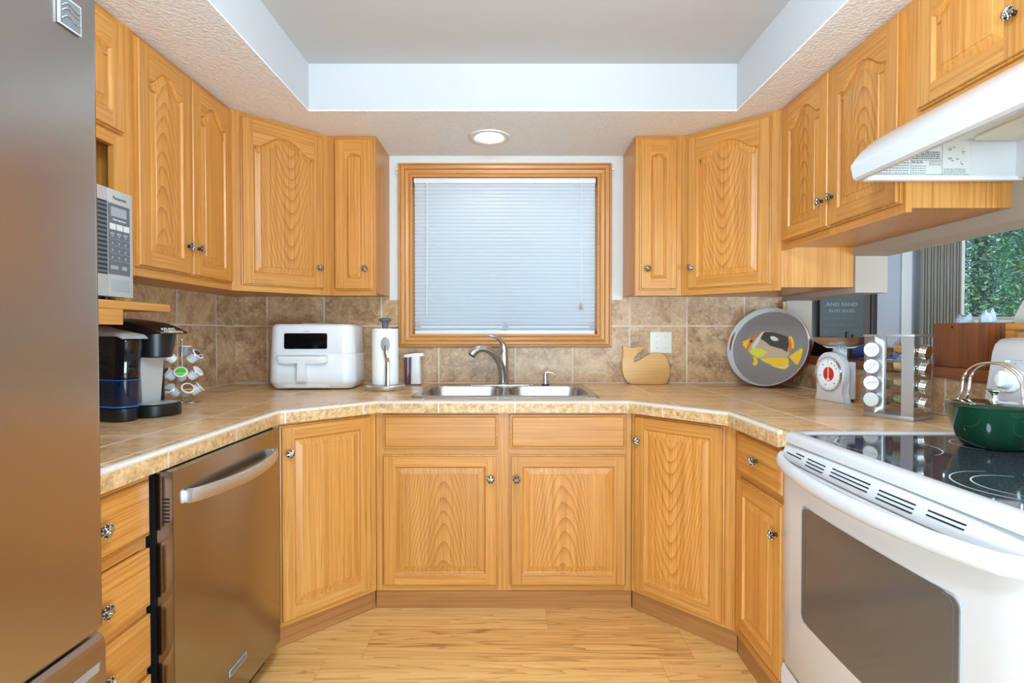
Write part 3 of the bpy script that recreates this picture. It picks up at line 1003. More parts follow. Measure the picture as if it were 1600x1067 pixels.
make_door(c, 0.2820, 0.101 - BZ0, 0.508, 0.576, knob=(-0.226, 0.473), panel='oak_up', stile=0.052, rail=0.052, top=0.05)

def base_diag(pa, pb, side_pts, label, knob, panel, dx0, dx1, z0=0.092, z1=0.853):
    pa, pb = Vector(pa), Vector(pb)
    mid = (pa + pb) / 2
    d = pb - pa
    th = math.atan2(d.y, d.x)
    org = (mid.x, mid.y, BZ0)
    c = thing('base_cabinet', label, 'cabinet', org, th, G_LO)
    W2 = d.length / 2
    make_frame(c, -W2, W2, 0, BH, ws=0.04, wr=0.03)
    u = d.normalized()
    nrm = Vector((-u.y, u.x)) * 0.0195
    carcass(c, [tuple(pa + nrm + u * 0.012), tuple(pb + nrm - u * 0.012)] + side_pts, 0, BH - 0.004, org, th)
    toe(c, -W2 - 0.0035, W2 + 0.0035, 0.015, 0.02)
    make_door(c, (dx0 + dx1) / 2, z0 - BZ0, dx1 - dx0, z1 - z0, knob=knob, panel=panel, stile=0.052, rail=0.055, top=0.052)
    return c
base_diag((-0.910, 1.978), (-0.5985, 2.2895), [(-0.600, 3.036), (XL + 0.004, 3.036), (XL + 0.004, 1.978)], 'angled corner oak base cabinet between dishwasher and sink cabinet', (-0.163, 0.655), 'oak_v', -0.198, 0.190)
base_diag((0.5265, 2.2895), (0.847, 1.969), [(1.550, 1.969), (1.550, 3.036), (0.528, 3.036)], 'angled corner oak base cabinet right of the sink cabinet', (-0.175, 0.655), 'oak_dn', -0.203, 0.188)

c = thing('base_cabinet', 'oak base cabinet with one drawer over a door beside the white range', 'cabinet', (0.847, 1.770, BZ0), -PI / 2, G_LO)
make_frame(c, -0.1985, 0.2000, 0, BH, rails=[(0.600, 0.632)], ws=0.04, wr=0.03)
carcass(c, [(0.8665, 1.571), (0.8665, 1.967), (1.550, 1.967), (1.550, 1.571)], 0, BH - 0.004, c.location, -PI / 2)
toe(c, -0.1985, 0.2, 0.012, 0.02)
make_drawer(c, 0.0125, 0.700 - BZ0, 0.325, 0.153)
make_door(c, 0.0125, 0.125 - BZ0, 0.325, 0.553, knob=(0.135, 0.455), panel='oak_v', stile=0.052, rail=0.052, top=0.05)

c = thing('base_cabinet', 'oak drawer stack between the refrigerator and the dishwasher', 'cabinet', (-0.915, 1.1185, BZ0), PI / 2, G_LO)
make_frame(c, -0.1785, 0.1785, 0, BH, rails=[(0.602, 0.632), (0.43, 0.46), (0.275, 0.31)], ws=0.02, wr=0.03)
carcass(c, [(-0.9345, 0.941), (-0.9345, 1.296), (XL + 0.004, 1.296), (XL + 0.004, 0.941)], 0, BH - 0.004, c.location, PI / 2)
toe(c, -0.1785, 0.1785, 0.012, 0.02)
for z0_, z1_ in ((0.706, 0.855), (0.531, 0.674), (0.378, 0.509), (0.105, 0.356)):
    make_drawer(c, 0.006, z0_ - BZ0, 0.340, z1_ - z0_)

# ================================================================== COUNTERTOP
ct = thing('countertop', 'continuous tan stone tile countertop running round the U shaped kitchen', 'countertop', (0, 0, 0))
front = [(-0.893, 0.945), (-0.893, 1.980), (-0.587, 2.268), (0.511, 2.270), (0.817, 1.943), (0.817, 1.573)]
outer = front + [(1.5495, 1.573), (1.5495, 3.0445), (XL + 0.0015, 3.0445), (XL + 0.0015, 0.945)]
SX0, SX1, SY0, SY1 = -0.462, 0.398, 2.395, 2.970        # sink cut-out
hole = rrect(SX0, SX1, SY0, SY1, 0.04, 4)
b = MB()
inn = 0.012
b2 = b.bm
def ring_edges(pts, z):
    vs = [b2.verts.new((x, y, z)) for x, y in pts]
    return [b2.edges.new((vs[i], vs[(i + 1) % len(vs)])) for i in range(len(vs))]
e1 = ring_edges(outer, CT); e2 = ring_edges(hole, CT)
r = bmesh.ops.triangle_fill(b2, use_beauty=True, use_dissolve=False, edges=e1 + e2)
faces = [f for f in r['geom'] if isinstance(f, bmesh.types.BMFace)]
r = bmesh.ops.extrude_face_region(b2, geom=faces)
for v in r['geom']:
    if isinstance(v, bmesh.types.BMVert): v.co.z = 0.866
top_ = b.build('top', MAT['tile_counter'], ct)
# edge trim: ridge + pale corner joint + vertical face tile
rp = front
b = MB()
b.sweep([(-0.0005, 0.8645), (-0.014, 0.8645), (-0.015, 0.9042), (-0.0005, 0.9042)], rp)
b.build('edge_tiles', MAT['tile_edge'], ct)
b = MB()
b.sweep([(-0.0005, 0.9043), (-0.0145, 0.9043), (-0.0150, 0.9085), (-0.0125, 0.9130), (-0.008, 0.9155), (-0.0005, 0.9160), (0.0010, 0.9142), (0.0005, 0.9140)], rp)
b.build('edge_grout', MAT['grout'], ct)
b = MB()
b.sweep([(0.0280, 0.9141), (0.0280, 0.9146), (0.0325, 0.9146), (0.0325, 0.9141)], rp)
b.build('grout_joint', MAT['grout'], ct)

# ================================================================== LARGE APPLIANCES
# ---- refrigerator (faces +X)
fr_ = thing('refrigerator', 'tall brushed stainless refrigerator with bottom freezer drawer at the left edge', 'refrigerator', (-0.720, 0.464, FZ), PI / 2)
b = MB(); b.box(-0.450, 0.450, 0.075, 0.86, 0.02, 1.79, bev=0.006); b.build('body', MAT['grey_plastic'], fr_)
b = MB(); b.box(-0.453, 0.453, 0.0, 0.066, 0.700, 1.812, bev=0.012, seg=3); fd = b.build('door', MAT['steel_v'], fr_)
b = MB(); b.cyl((-0.40, -0.055, 0.86), (-0.40, -0.055, 1.62), 0.014, n=16)
for z in (0.90, 1.58): b.cyl((-0.40, -0.055, z), (-0.40, 0.002, z), 0.010, n=12)
b.build('handle', MAT['nickel'], fd)
# square emblem with a winding-road motif
b = MB(); b.box(0.370, 0.414, -0.0035, -0.0003, 1.713, 1.762, bev=0.001); em = b.build('emblem', MAT['silver'], fd)
b = MB()
b.box(0.373, 0.411, -0.0040, -0.0030, 1.716, 1.759)
b.build('emblem_field', MAT['grey_plastic'], em)
b = MB()
for dz in (0.0, 0.012, 0.020):
    pts = [(0.374 + 0.036 * t, -0.0043, 1.722 + dz + 0.012 * t + 0.006 * math.sin(t * 5.2)) for t in [i / 10 for i in range(11)]]
    b.tube(pts, 0.0014, 6)
b.build('emblem_curve', MAT['chrome'], em)
# freezer drawer with scooped top edge
b = MB()
prof = [(0.066, 0.045), (0.004, 0.045), (0.0, 0.052), (0.0, 0.668), (0.003, 0.684), (0.010, 0.692), (0.022, 0.694), (0.066, 0.694)]
b.prism([(y, z) for y, z in prof], 'x', -0.453, 0.453, smooth=True)
fz = b.build('freezer_drawer', MAT['steel_v'], fr_, angle=30)
b = MB()
b.box(-0.44, 0.30, -0.018, 0.0, 0.560, 0.585, bev=0.006)
b.loops([[(0.44, -0.0006, 0.648), (0.24, -0.0006, 0.648), (0.24, -0.0006, 0.56), (0.30, -0.0006, 0.56)], [(0.425, -0.010, 0.640), (0.25, -0.016, 0.640), (0.25, -0.016, 0.57), (0.295, -0.016, 0.57)]], 0, False, True, smooth=False)
b.build('handle', MAT['steel_v'], fz)
b = MB(); b.box(-0.44, 0.44, 0.09, 0.12, 0.0, 0.04); b.build('toe_grille', MAT['black'], fr_)

# ---- dishwasher (faces +X)
dw = thing('dishwasher', 'stainless steel dishwasher under the left counter with curved bar handle', 'dishwasher', (-0.855, 1.6125, FZ), PI / 2)
b = MB(); b.box(-0.296, 0.296, 0.046, 0.60, 0.09, 0.868, bev=0.002); b.build('tub', MAT['black'], dw)
b = MB(); b.box(-0.300, 0.300, 0.0, 0.046, 0.085, 0.873, bev=0.004, seg=2); dd = b.build('door', MAT['steel_dw'], dw)
b = MB()
L = []
for i in range(29):
    t = i / 28
    x = -0.252 + 0.498 * t
    y = -0.010 - 0.046 * math.sin(PI * t) ** 0.7
    L.append([(x, y + 0.0085 * math.cos(a), 0.795 - 0.004 * math.sin(PI * t) + 0.019 * math.sin(a)) for a in [2 * PI * k / 14 for k in range(14)]])
b.loops(L, 0, True, True)
for x in (-0.246, 0.240): b.box(x - 0.010, x + 0.010, -0.018, 0.001, 0.778, 0.812, bev=0.003)
b.build('handle', plain('satin_bar_steel', (0.66, 0.64, 0.62, 1), 0.42, 1.0), dd)
b = MB()
for k in range(7): b.box(-0.3012, -0.2996, 0.010, 0.028, 0.742 + k * 0.0095, 0.747 + k * 0.0095)
b.build('side_vent', MAT['void'], dd)
b = MB(); b.box(-0.052, 0.050, -0.0025, -0.0003, 0.180, 0.200, bev=0.001); bd = b.build('badge', MAT['silver'], dd)
b = MB(); b.box(-0.047, 0.045, -0.0030, -0.0020, 0.1835, 0.1965)
b.build('badge_field', MAT['grey_plastic'], bd)
b = MB(); b.box(-0.298, 0.298, 0.060, 0.075, 0.001, 0.086); b.build('toe_panel', MAT['black'], dw)

# ---- range (faces -X): local x+ runs towards the camera
RG = thing('range', 'white electric range with black glass cooktop and windowed oven door', 'stove', (0.820, 1.185, FZ), -PI / 2)
D = -FZ
b = MB(); b.box(-0.378, 0.378, 0.045, 0.70, 0.02, 0.875 + D, bev=0.003); b.build('body', MAT['white'], RG)
# cooktop frame: outer rounded slab with raised lip
def bowed(x0, x1, y0, y1, r, z, bow):
    return [(x, y - (bow * (1 - (x / 0.38) ** 2) if y < (y0 + y1) / 2 else 0), z) for x, y in rrect(x0, x1, y0, y1, r, 6)]
zt = 0.918 + D
b = MB()
bw = 0.014
def rr(d, z, r): return bowed(-0.380 + d, 0.380 - d, -0.008 + d, 0.600 - d, r, z, bw)
b.loops([rr(0.010, zt - 0.036, 0.02), rr(0.0, zt - 0.030, 0.024), rr(0.0, zt - 0.012, 0.026), rr(0.004, zt - 0.004, 0.026), rr(0.012, zt, 0.026), rr(0.028, zt + 0.001, 0.024), rr(0.037, zt - 0.001, 0.022), rr(0.042, zt - 0.006, 0.020)], 0, True, False)
b.build('cooktop_frame', MAT['white'], RG, angle=50)
b = MB(); b.prism([(p_[0], p_[1]) for p_ in rr(0.041, 0, 0.020)], 'z', zt - 0.012, zt - 0.0055)
gl_ = b.build('cooktop_glass', MAT['cooktop'], RG)
def arc(cx, cy, r, a0, a1, w=0.0016, n=40):
    L0, L1 = [], []
    for i in range(n + 1):
        a = math.radians(a0 + (a1 - a0) * i / n)
        ww = w * (0.35 + 0.65 * math.sin(PI * i / n))
        L0.append((cx + (r - ww) * math.cos(a), cy + (r - ww) * math.sin(a), zt - 0.0052))
        L1.append((cx + (r + ww) * math.cos(a), cy + (r + ww) * math.sin(a), zt - 0.0052))
    return L0, L1
b = MB()
for cx, cy, r, spans in ((-0.185, 0.165, 0.115, ((150, 300), (20, 120))), (-0.190, 0.445, 0.085, ((160, 310), (10, 130))), (0.185, 0.175, 0.085, ((150, 320), (0, 120))), (0.185, 0.175, 0.118, ((170, 350), (10, 140))),
                         (0.190, 0.445, 0.110, ((150, 320), (0, 120))), (0.0, 0.47, 0.05, ((150, 300), (0, 120)))):
    for a0, a1 in spans:
        b.loops(list(arc(cx, cy, r, a0, a1)), 0, False, False, closed=False)
b.build('burner_rings', MAT['burner_ink'], gl_)
# vent trim above the door
def bowx(x, k): return -k * (1 - (x / 0.38) ** 2)
b = MB(); L = []
NX = 24
for i in range(NX + 1):
    x = -0.376 + 0.752 * i / NX
    q = bowx(x, 0.016)
    L.append([(x, 0.050, 0.884 + D), (x, 0.012 + q, 0.884 + D), (x, 0.004 + q, 0.880 + D), (x, -0.012 + q, 0.845 + D), (x, -0.012 + q, 0.838 + D), (x, 0.050, 0.838 + D)])
b.loops(L, 0, True, True)
vt = b.build('vent_trim', MAT['white'], RG, angle=40)
b = MB()
def slot(x0, x1, t):
    L = []
    for i in range(7):
        x = x0 + (x1 - x0) * i / 6
        q = bowx(x, 0.016)
        y, z = 0.004 + (-0.016) * t + q, 0.880 + (-0.035) * t + D
        L.append([(x, y - 0.0010, z + 0.0012), (x, y - 0.0018, z - 0.0014), (x, y + 0.004, z - 0.0014), (x, y + 0.004, z + 0.0012)])
    b.loops(L, 0, True, True)
for x0, x1, ts in ((-0.350, -0.265, (0.62,)), (-0.300, -0.255, (0.38,)), (-0.235, -0.150, (0.38, 0.62, 0.86)), (-0.120, 0.020, (0.30, 0.54, 0.78)), (0.050, 0.150, (0.38, 0.62, 0.86)), (0.180, 0.260, (0.38, 0.62))):
    for t in ts: slot(x0, x1, t)
b.build('vent_slots', MAT['void'], vt)
# oven door, bowed forward
b = MB(); L = []
for i in range(NX + 1):
    x = -0.374 + 0.748 * i / NX
    q = bowx(x, 0.018)
    e = 0.006 if i in (0, NX) else 0.0
    L.append([(x, 0.043, 0.228 + D), (x, -0.004 + q + e, 0.228 + D), (x, -0.010 + q + e, 0.236 + D), (x, -0.010 + q + e, 0.795 + D), (x, -0.016 + q + e, 0.815 + D), (x, -0.016 + q + e, 0.830 + D), (x, -0.004 + q + e, 0.836 + D), (x, 0.043, 0.836 + D)])
b.loops(L, 0, True, True)
od = b.build('oven_door', MAT['white'], RG, angle=40)
# window: recessed bezel and dark pane, following the bow
def wl(x0, x1, z0, z1, r, dy):
    return [(x, -0.010 + bowx(x, 0.018) + dy, z) for x, z in rrect(x0, x1, z0, z1, r, 6)]
def patch(x0, x1, z0, z1, r, dy, mat, name, par, mats):
    b = MB()
    xs = [x0 + (x1 - x0) * i / 14 for i in range(15)]
    rows = []
    for x in xs:
        e = min(x - x0, x1 - x)
        c = r - math.sqrt(max(0, r * r - max(0, r - e) ** 2)) if e < r else 0
        y = -0.010 + bowx(x, 0.018) + dy
        rows.append([(x, y, z0 + c), (x, y, z1 - c)])
    xs2 = sorted(set(xs + [x0 + r * t for t in (0.15, 0.35, 0.6)] + [x1 - r * t for t in (0.15, 0.35, 0.6)]))
    rows = []
    for x in xs2:
        e = min(x - x0, x1 - x)
        c = r - math.sqrt(max(0, r * r - max(0, r - e) ** 2)) if e < r else 0
        y = -0.010 + bowx(x, 0.018) + dy
        rows.append([(x, y, z0 + c), (x, y, z1 - c)])
    b.loops(rows, 0, False, False, closed=False)
    return b.build(name, mats, par)
patch(-0.246, 0.262, 0.418 + D, 0.735 + D, 0.020, -0.0012, 0, 'window', od, MAT['oven_glass'])
b = MB()
o_ = wl(-0.249, 0.265, 0.415 + D, 0.738 + D, 0.022, -0.0002); o2 = wl(-0.2475, 0.2635, 0.4165 + D, 0.7365 + D, 0.021, -0.0022); o3 = wl(-0.2435, 0.2595, 0.4205 + D, 0.7325 + D, 0.019, -0.0016)
b.loops([o_, o2, o3], 0, False, False); b.build('window_bezel', MAT['mid_grey'], od)
b = MB()
o_ = wl(-0.228, 0.250, 0.436 + D, 0.730 + D, 0.018, -0.0016); o2 = wl(-0.2255, 0.2475, 0.4385 + D, 0.7275 + D, 0.017, -0.0016)
b.loops([o_, o2], 0, False, False); b.build('inner_glass_line', MAT['grey_plastic'], od)
# handle: thick moulded bar flowing out of the door top
b = MB(); L = []
for i in range(33):
    t = i / 32
    x = -0.372 + 0.744 * t
    q = bowx(x, 0.018)
    s_ = math.sin(PI * t) ** 0.5
    out = 0.052 * s_
    cy = -0.012 + q - out * 0.85
    ry, rz = 0.013 + 0.002 * (1 - s_), 0.021 - 0.003 * (1 - s_)
    L.append([(x, cy + ry * math.cos(a), 0.826 + D + 0.014 * (1 - s_) + rz * math.sin(a)) for a in [2 * PI * k / 16 for k in range(16)]])
b.loops(L, 0, True, True)
b.build('handle', MAT['white'], od, angle=60)
b = MB(); L = []
for i in range(NX + 1):
    x = -0.374 + 0.748 * i / NX
    q = bowx(x, 0.018)
    L.append([(x, 0.043, 0.030 + D), (x, -0.004 + q, 0.030 + D), (x, -0.008 + q, 0.040 + D), (x, -0.008 + q, 0.200 + D), (x, -0.002 + q, 0.218 + D), (x, 0.043, 0.218 + D)])
b.loops(L, 0, True, True)
b.build('storage_drawer', MAT['white'], RG, angle=40)
# backguard with knobs
b = MB()
prof = [(0.700, zt - 0.04), (0.598, zt - 0.04), (0.592, zt + 0.05), (0.588, zt + 0.075), (0.590, zt + 0.090), (0.612, zt + 0.235), (0.620, zt + 0.258), (0.634, zt + 0.272), (0.655, zt + 0.277), (0.700, zt + 0.277)]
L = []
for x, ins in ((-0.379, 0.010), (-0.376, 0.004), (-0.368, 0.0), (0.368, 0.0), (0.376, 0.004), (0.379, 0.010)):
    L.append([(x, min(0.70, y + ins), min(z, zt + 0.277 - ins) if z > zt + 0.2 else z) for y, z in prof])
b.loops(L, 0, True, True)
bgd = b.build('backguard', MAT['white'], RG, angle=35)
BT = T(0, 0.601, zt + 0.165) @ RX(PI / 2 - math.atan2(0.022, 0.145))   # frame on the sloped face: z out, y up
for kx in (-0.300, -0.195, 0.195, 0.300):
    M_ = BT @ T(kx, -0.008, 0.0)
    b = MB(); b.lathe([(0.036, 0.0005), (0.036, 0.004), (0.034, 0.007), (0.025, 0.009), (0.0235, 0.024), (0.021, 0.027), (0.001, 0.0275)], 32, M=M_, cap1=True)
    b.box(-0.0045, 0.0045, -0.022, 0.022, 0.026, 0.036, bev=0.002, M=M_)
    kb = b.build('knob', MAT['white_plastic'], bgd)
    b = MB()
    for q in range(9):
        a = math.radians(215 - q * 31)
        M2 = M_ @ T(0.031 * math.cos(a), 0.031 * math.sin(a), 0.0076) @ RZ(a)
        b.box(-0.002, 0.002, -0.0006, 0.0006, -0.0004, 0.0004, M=M2)
    b.build('dial_marks', MAT['grey_ink'], kb)
    b = MB()
    M3 = BT @ T(kx, 0.046, 0.0004)
    b.box(-0.028, -0.008, -0.006, 0.006, 0, 0.0004, M=M3); b.box(-0.0265, -0.0095, -0.0045, 0.0045, 0.0004, 0.0006, mat=1, M=M3)
    for q in range(3): b.box(-0.002 + q * 0.010, 0.005 + q * 0.010, 0.003, 0.0045, 0, 0.0005, M=M3)
    b.lathe([(0.0022, 0), (0.0022, 0.0008)], 10, M=M3 @ T(0.006, -0.006, 0), cap1=True, mat=0)
    b.build('burner_diagram', [MAT['grey_ink'], MAT['white_plastic']], bgd)

# ---- range hood (faces -X)
hd = thing('range_hood', 'white under-cabinet range hood with a sloped front above the stove', 'range hood', (1.060, 1.251, 1.682), -PI / 2)
HX = 0.380
out_ = [(0.510, 0.190), (0.510, 0.0), (0.008, 0.0), (0.000, 0.006), (-0.008, 0.040), (-0.005, 0.050), (0.022, 0.086), (0.062, 0.122), (0.125, 0.158), (0.195, 0.190)]
inn_ = [(0.490, 0.150), (0.490, 0.0), (0.022, 0.0), (0.016, 0.006), (0.010, 0.038), (0.012, 0.048), (0.034, 0.072), (0.070, 0.104), (0.130, 0.136), (0.195, 0.150)]
b = MB()
b.prism([(y, z) for y, z in out_], 'x', -HX, -HX + 0.016)
b.prism([(y, z) for y, z in out_], 'x', HX - 0.016, HX)
strip = out_[2:]; stin = inn_[2:]
b.prism(strip + stin[::-1], 'x', -HX + 0.016, HX - 0.016)
b.box(-HX + 0.016, HX - 0.016, 0.195, 0.510, 0.150, 0.190)
b.box(-HX + 0.016, HX - 0.016, 0.490, 0.510, 0.0, 0.150)
b.build('shell', MAT['white'], hd, angle=25)
b = MB()
b.box(-HX + 0.016, HX - 0.016, 0.112, 0.490, 0.120, 0.126)
b.build('inner_panel', MAT['white_plastic'], hd)
b = MB(); b.box(-HX - 0.0008, -HX + 0.022, 0.03, 0.508, -0.003, 0.010, bev=0.001); b.build('rim', MAT['white_plastic'], hd)
b = MB(); b.box(-HX - 0.0013, -HX - 0.0002, 0.355, 0.455, 0.003, 0.007); b.build('switch_slot', MAT['grey_plastic'], hd)
b = MB(); b.box(-HX + 0.05, -HX + 0.27, 0.33, 0.47, 0.105, 0.120, bev=0.006); b.build('light_lens', MAT['cream'], hd)
b = MB(); b.box(-0.09, 0.33, 0.12, 0.46, 0.108, 0.1195, bev=0.002); b.build('grease_filter', MAT['sheet_steel'], hd)
# rating sticker on the far inside wall, facing the camera: local +x side
st = T(0, 0, 0)
HXI = -HX + 0.0163
b = MB(); b.box(HXI, HXI + 0.0006, 0.060, 0.345, 0.014, 0.112); sk = b.build('rating_sticker', MAT['pale_grey'], hd)
b = MB()
for y in (0.166, 0.262): b.box(HXI + 0.0006, HXI + 0.0009, y - 0.0005, y + 0.0005, 0.014, 0.112)
b.box(HXI + 0.0006, HXI + 0.0009, 0.166, 0.262, 0.058, 0.059)
b.box(HXI + 0.0006, HXI + 0.0009, 0.060, 0.345, 0.0145, 0.0155)
b.build('sticker_lines', MAT['dark_ink'], sk)
b = MB()
rs = random.Random(3)
def bars(y0, y1, z, h=0.0016, gap=0.0022):
    y = y0
    while y < y1:
        w_ = rs.uniform(0.003, 0.009)
        b.box(HXI + 0.0006, HXI + 0.0009, y, min(y + w_, y1), z - h, z + h)
        y += w_ + gap
for k in range(7): bars(0.066, 0.160, 0.019 + k * 0.0078, 0.0012)
for k in range(4): bars(0.170, 0.256, 0.064 + k * 0.0062, 0.0019, 0.0014)
for k in range(4): bars(0.170, 0.212, 0.020 + k * 0.0068, 0.0011)
for k in range(3): bars(0.222, 0.258, 0.044 + k * 0.0052, 0.0010)
for k in range(3): bars(0.267, 0.335, 0.020 + k * 0.0055, 0.0010)
for k in range(10):
    y = rs.uniform(0.27, 0.33); z = rs.uniform(0.045, 0.10)
    b.box(HXI + 0.0006, HXI + 0.0009, y, y + rs.uniform(0.004, 0.010), z, z + 0.0022)
    b.box(HXI + 0.0006, HXI + 0.0009, y, y + 0.0008, z, z + rs.uniform(0.004, 0.012))
b.build('sticker_print', MAT['grey_plastic'], sk)
Mst = Matrix(((0, 0, 1, HXI + 0.0007), (1, 0, 0, 0.186), (0, 1, 0, 0.052), (0, 0, 0, 1)))
text('IKEA', 0.0125, MAT['dark_ink'], sk, Mst, sx=1.35)

# ---- microwave
mw = thing('microwave', 'silver microwave with keypad on the open shelf beside the refrigerator', 'microwave', (-1.200, 1.4040, 1.3090), PI / 2)
b = MB(); b.box(-0.252, 0.252, 0.022, 0.36, 0.012, 0.330, bev=0.003); b.build('body', MAT['silver'], mw)
b = MB()
for x in (-0.22, 0.22):
    for y in (0.06, 0.32): b.cyl((x, y, 0.0), (x, y, 0.0125), 0.012)
b.build('feet', MAT['black'], mw)
b = MB(); b.box(-0.254, 0.1495, 0.0, 0.022, 0.010, 0.333, bev=0.003); md = b.build('door', MAT['silver'], mw)
b = MB(); b.box(-0.215, 0.1490, -0.0008, 0.001, 0.075, 0.292); wd_ = b.build('door_window', MAT['black_gloss'], md)
b = MB()
for k in range(16): b.box(-0.213, 0.1485, -0.0014, -0.0005, 0.080 + k * 0.0133, 0.0865 + k * 0.0133)
b.build('window_stripes', MAT['grey_plastic'], wd_)
b = MB(); b.box(0.1505, 0.254, 0.0, 0.022, 0.010, 0.333, bev=0.003); mp = b.build('control_panel', MAT['silver'], mw)
b = MB(); b.box(0.153, 0.240, -0.0008, 0.001, 0.077, 0.290); kp = b.build('keypad', MAT['grey_plastic'], mp)
b = MB(); b.box(0.163, 0.226, -0.0014, -0.0005, 0.252, 0.280); b.build('display', MAT['mid_grey'], kp)
b = MB()
for i in range(3): b.box(0.158 + i * 0.0275, 0.182 + i * 0.0275, -0.0014, -0.0005, 0.212, 0.230)
b.build('preset_keys', MAT['pale_grey'], kp)
b = MB()
for r_ in range(4):
    for i in range(3): b.box(0.165 + i * 0.0265, 0.172 + i * 0.0265, -0.0012, -0.0005, 0.190 - r_ * 0.0215, 0.1955 - r_ * 0.0215)
    z = 0.184 - r_ * 0.0215
    pts = [(0.155 + 0.083 * t, -0.0010, z + 0.0018 * math.sin(t * 6 * PI)) for t in [i / 24 for i in range(25)]]
    if r_ < 4: b.tube(pts, 0.0007, 4)
for i in range(3): b.box(0.160 + i * 0.0265, 0.177 + i * 0.0265, -0.0012, -0.0005, 0.197, 0.203)
b.box(0.160, 0.190, -0.0012, -0.0005, 0.093, 0.104); b.box(0.206, 0.226, -0.0012, -0.0005, 0.093, 0.104)
b.build('key_print', MAT['grey_ink'], kp)
b = MB(); b.box(0.164, 0.238, -0.0012, 0.001, 0.028, 0.064, bev=0.001); b.build('door_button', MAT['mid_grey'], mp)
text('Panasonic', 0.0150, MAT['dark_ink'], mp, T(0.200, -0.0005, 0.308) @ UPRIGHT, sx=0.95)
text('1350W High Power', 0.0068, MAT['white_ink'], kp, T(0.196, -0.0012, 0.242) @ UPRIGHT)

# ================================================================== SINK GROUP
sk_ = thing('sink', 'double bowl stainless drop-in sink under the window', 'sink', (-0.032, 2.6825, CT))
b = MB()
hx, hy = 0.4375, 0.3125
bowls = [(-0.400, -0.012, -0.270, 0.150), (0.014, 0.398, -0.270, 0.150)]
b2 = b.bm
ov = rrect(-hx, hx, -hy, hy, 0.030, 6)
iv = rrect(-hx + 0.010, hx - 0.010, -hy + 0.010, hy - 0.010, 0.025, 6)
def mkring(pts, z):
    vs = [b2.verts.new((x, y, z)) for x, y in pts]
    return vs, [b2.edges.new((vs[i], vs[(i + 1) % len(vs)])) for i in range(len(vs))]
vi, ei = mkring(iv, 0.0065)
edges = list(ei)
for x0, x1, y0, y1 in bowls:
    vb, eb = mkring(rrect(x0, x1, y0, y1, 0.075, 8), 0.0065)
    edges += eb
bmesh.ops.triangle_fill(b2, use_beauty=True, use_dissolve=False, edges=edges)
b.loops([[(x, y, 0.0008) for x, y in ov], [(x, y, 0.003) for x, y in ov], [(x, y, 0.0065) for x, y in iv]], 0, False, False)
b.build('rim', MAT['steel_sink'], sk_, angle=40)
for x0, x1, y0, y1 in bowls:
    b = MB()
    def bl_(d, z, r): return [(x, y, z) for x, y in rrect(x0 + d, x1 - d, y0 + d, y1 - d, r, 8)]
    b.loops([bl_(0, 0.0065, 0.075), bl_(0.002, 0.002, 0.074), bl_(0.006, -0.008, 0.072), bl_(0.014, -0.120, 0.07), bl_(0.024, -0.150, 0.065), bl_(0.05, -0.165, 0.05), bl_(0.14, -0.170, 0.02)], 0, False, True)
    bw_ = b.build('bowl', MAT['steel_sink'], sk_, angle=60)
    cx_, cy_ = (x0 + x1) / 2, (y0 + y1) / 2
    b = MB(); b.lathe([(0.042, -0.1690), (0.040, -0.1675), (0.034, -0.168), (0.030, -0.1695), (0.001, -0.1695)], 24, M=T(cx_, cy_, 0), cap1=True); b.build('drain', MAT['dark_metal'], bw_)

fc_ = thing('faucet', 'brushed nickel single-handle pull-out faucet rising behind the sink', 'faucet', (-0.050, 2.890, CT + 0.0066))
b = MB(); b.lathe([(0.034, 0), (0.034, 0.004), (0.029, 0.009), (0.027, 0.014)], 28, cap0=True)
b.lathe([(0.027, 0.012), (0.0265, 0.05), (0.0255, 0.115), (0.0250, 0.155), (0.0255, 0.168), (0.0225, 0.18), (0.010, 0.188)], 28, M=T(0.005, 0, 0), cap1=True)
b.build('body', MAT['nickel'], fc_)
pts = smooth_path([(0.000, -0.006, 0.010), (-0.002, -0.018, 0.075), (-0.016, -0.036, 0.125), (-0.046, -0.062, 0.175), (-0.086, -0.085, 0.202), (-0.118, -0.100, 0.206)], 6)
b = MB(); b.tube(pts, [0.0225 - 0.004 * i / (len(pts) - 1) for i in range(len(pts))], 18); b.build('spout', MAT['nickel'], fc_, angle=70)
pts = smooth_path([(-0.106, -0.094, 0.206), (-0.130, -0.104, 0.202), (-0.152, -0.113, 0.188), (-0.166, -0.119, 0.172)], 5)
b = MB(); b.tube(pts, [0.0186 + 0.0045 * i / (len(pts) - 1) for i in range(len(pts))], 18); sh = b.build('spray_head', MAT['nickel'], fc_, angle=70)
d_ = (Vector(pts[-1]) - Vector(pts[-2])).normalized()
b = MB(); b.cyl(Vector(pts[-1]) - d_ * 0.002, Vector(pts[-1]) + d_ * 0.0015, 0.0195); b.build('nozzle', MAT['dark_metal'], sh)
pts = smooth_path([(0.006, 0.0, 0.165), (0.006, -0.002, 0.200), (-0.002, -0.010, 0.232), (-0.022, -0.026, 0.258), (-0.055, -0.044, 0.272), (-0.078, -0.052, 0.276)], 6)
n_ = len(pts)
b = MB(); b.tube(pts, [max(0.0045, 0.0245 * (1 - 0.85 * (i / (n_ - 1)) ** 0.8)) for i in range(n_)], 16); b.build('lever', MAT['nickel'], fc_, angle=70)
b = MB(); b.tube(smooth_path([(-0.17, -0.045, 0.0035), (-0.09, -0.055, 0.0045), (0.0, -0.05, 0.004), (0.13, -0.052, 0.005), (0.158, -0.045, 0.0045)], 6), 0.0035, 8)
b.ball((-0.172, -0.045, 0.0045), 0.006, s=(1.4, 1, .7)); b.ball((0.160, -0.045, 0.0055), 0.006, s=(1.4, 1, .7))
tb_ = b.build('bottle_brush_rod', MAT['chrome'], None, loc=(-0.050, 2.890, CT + 0.0066))
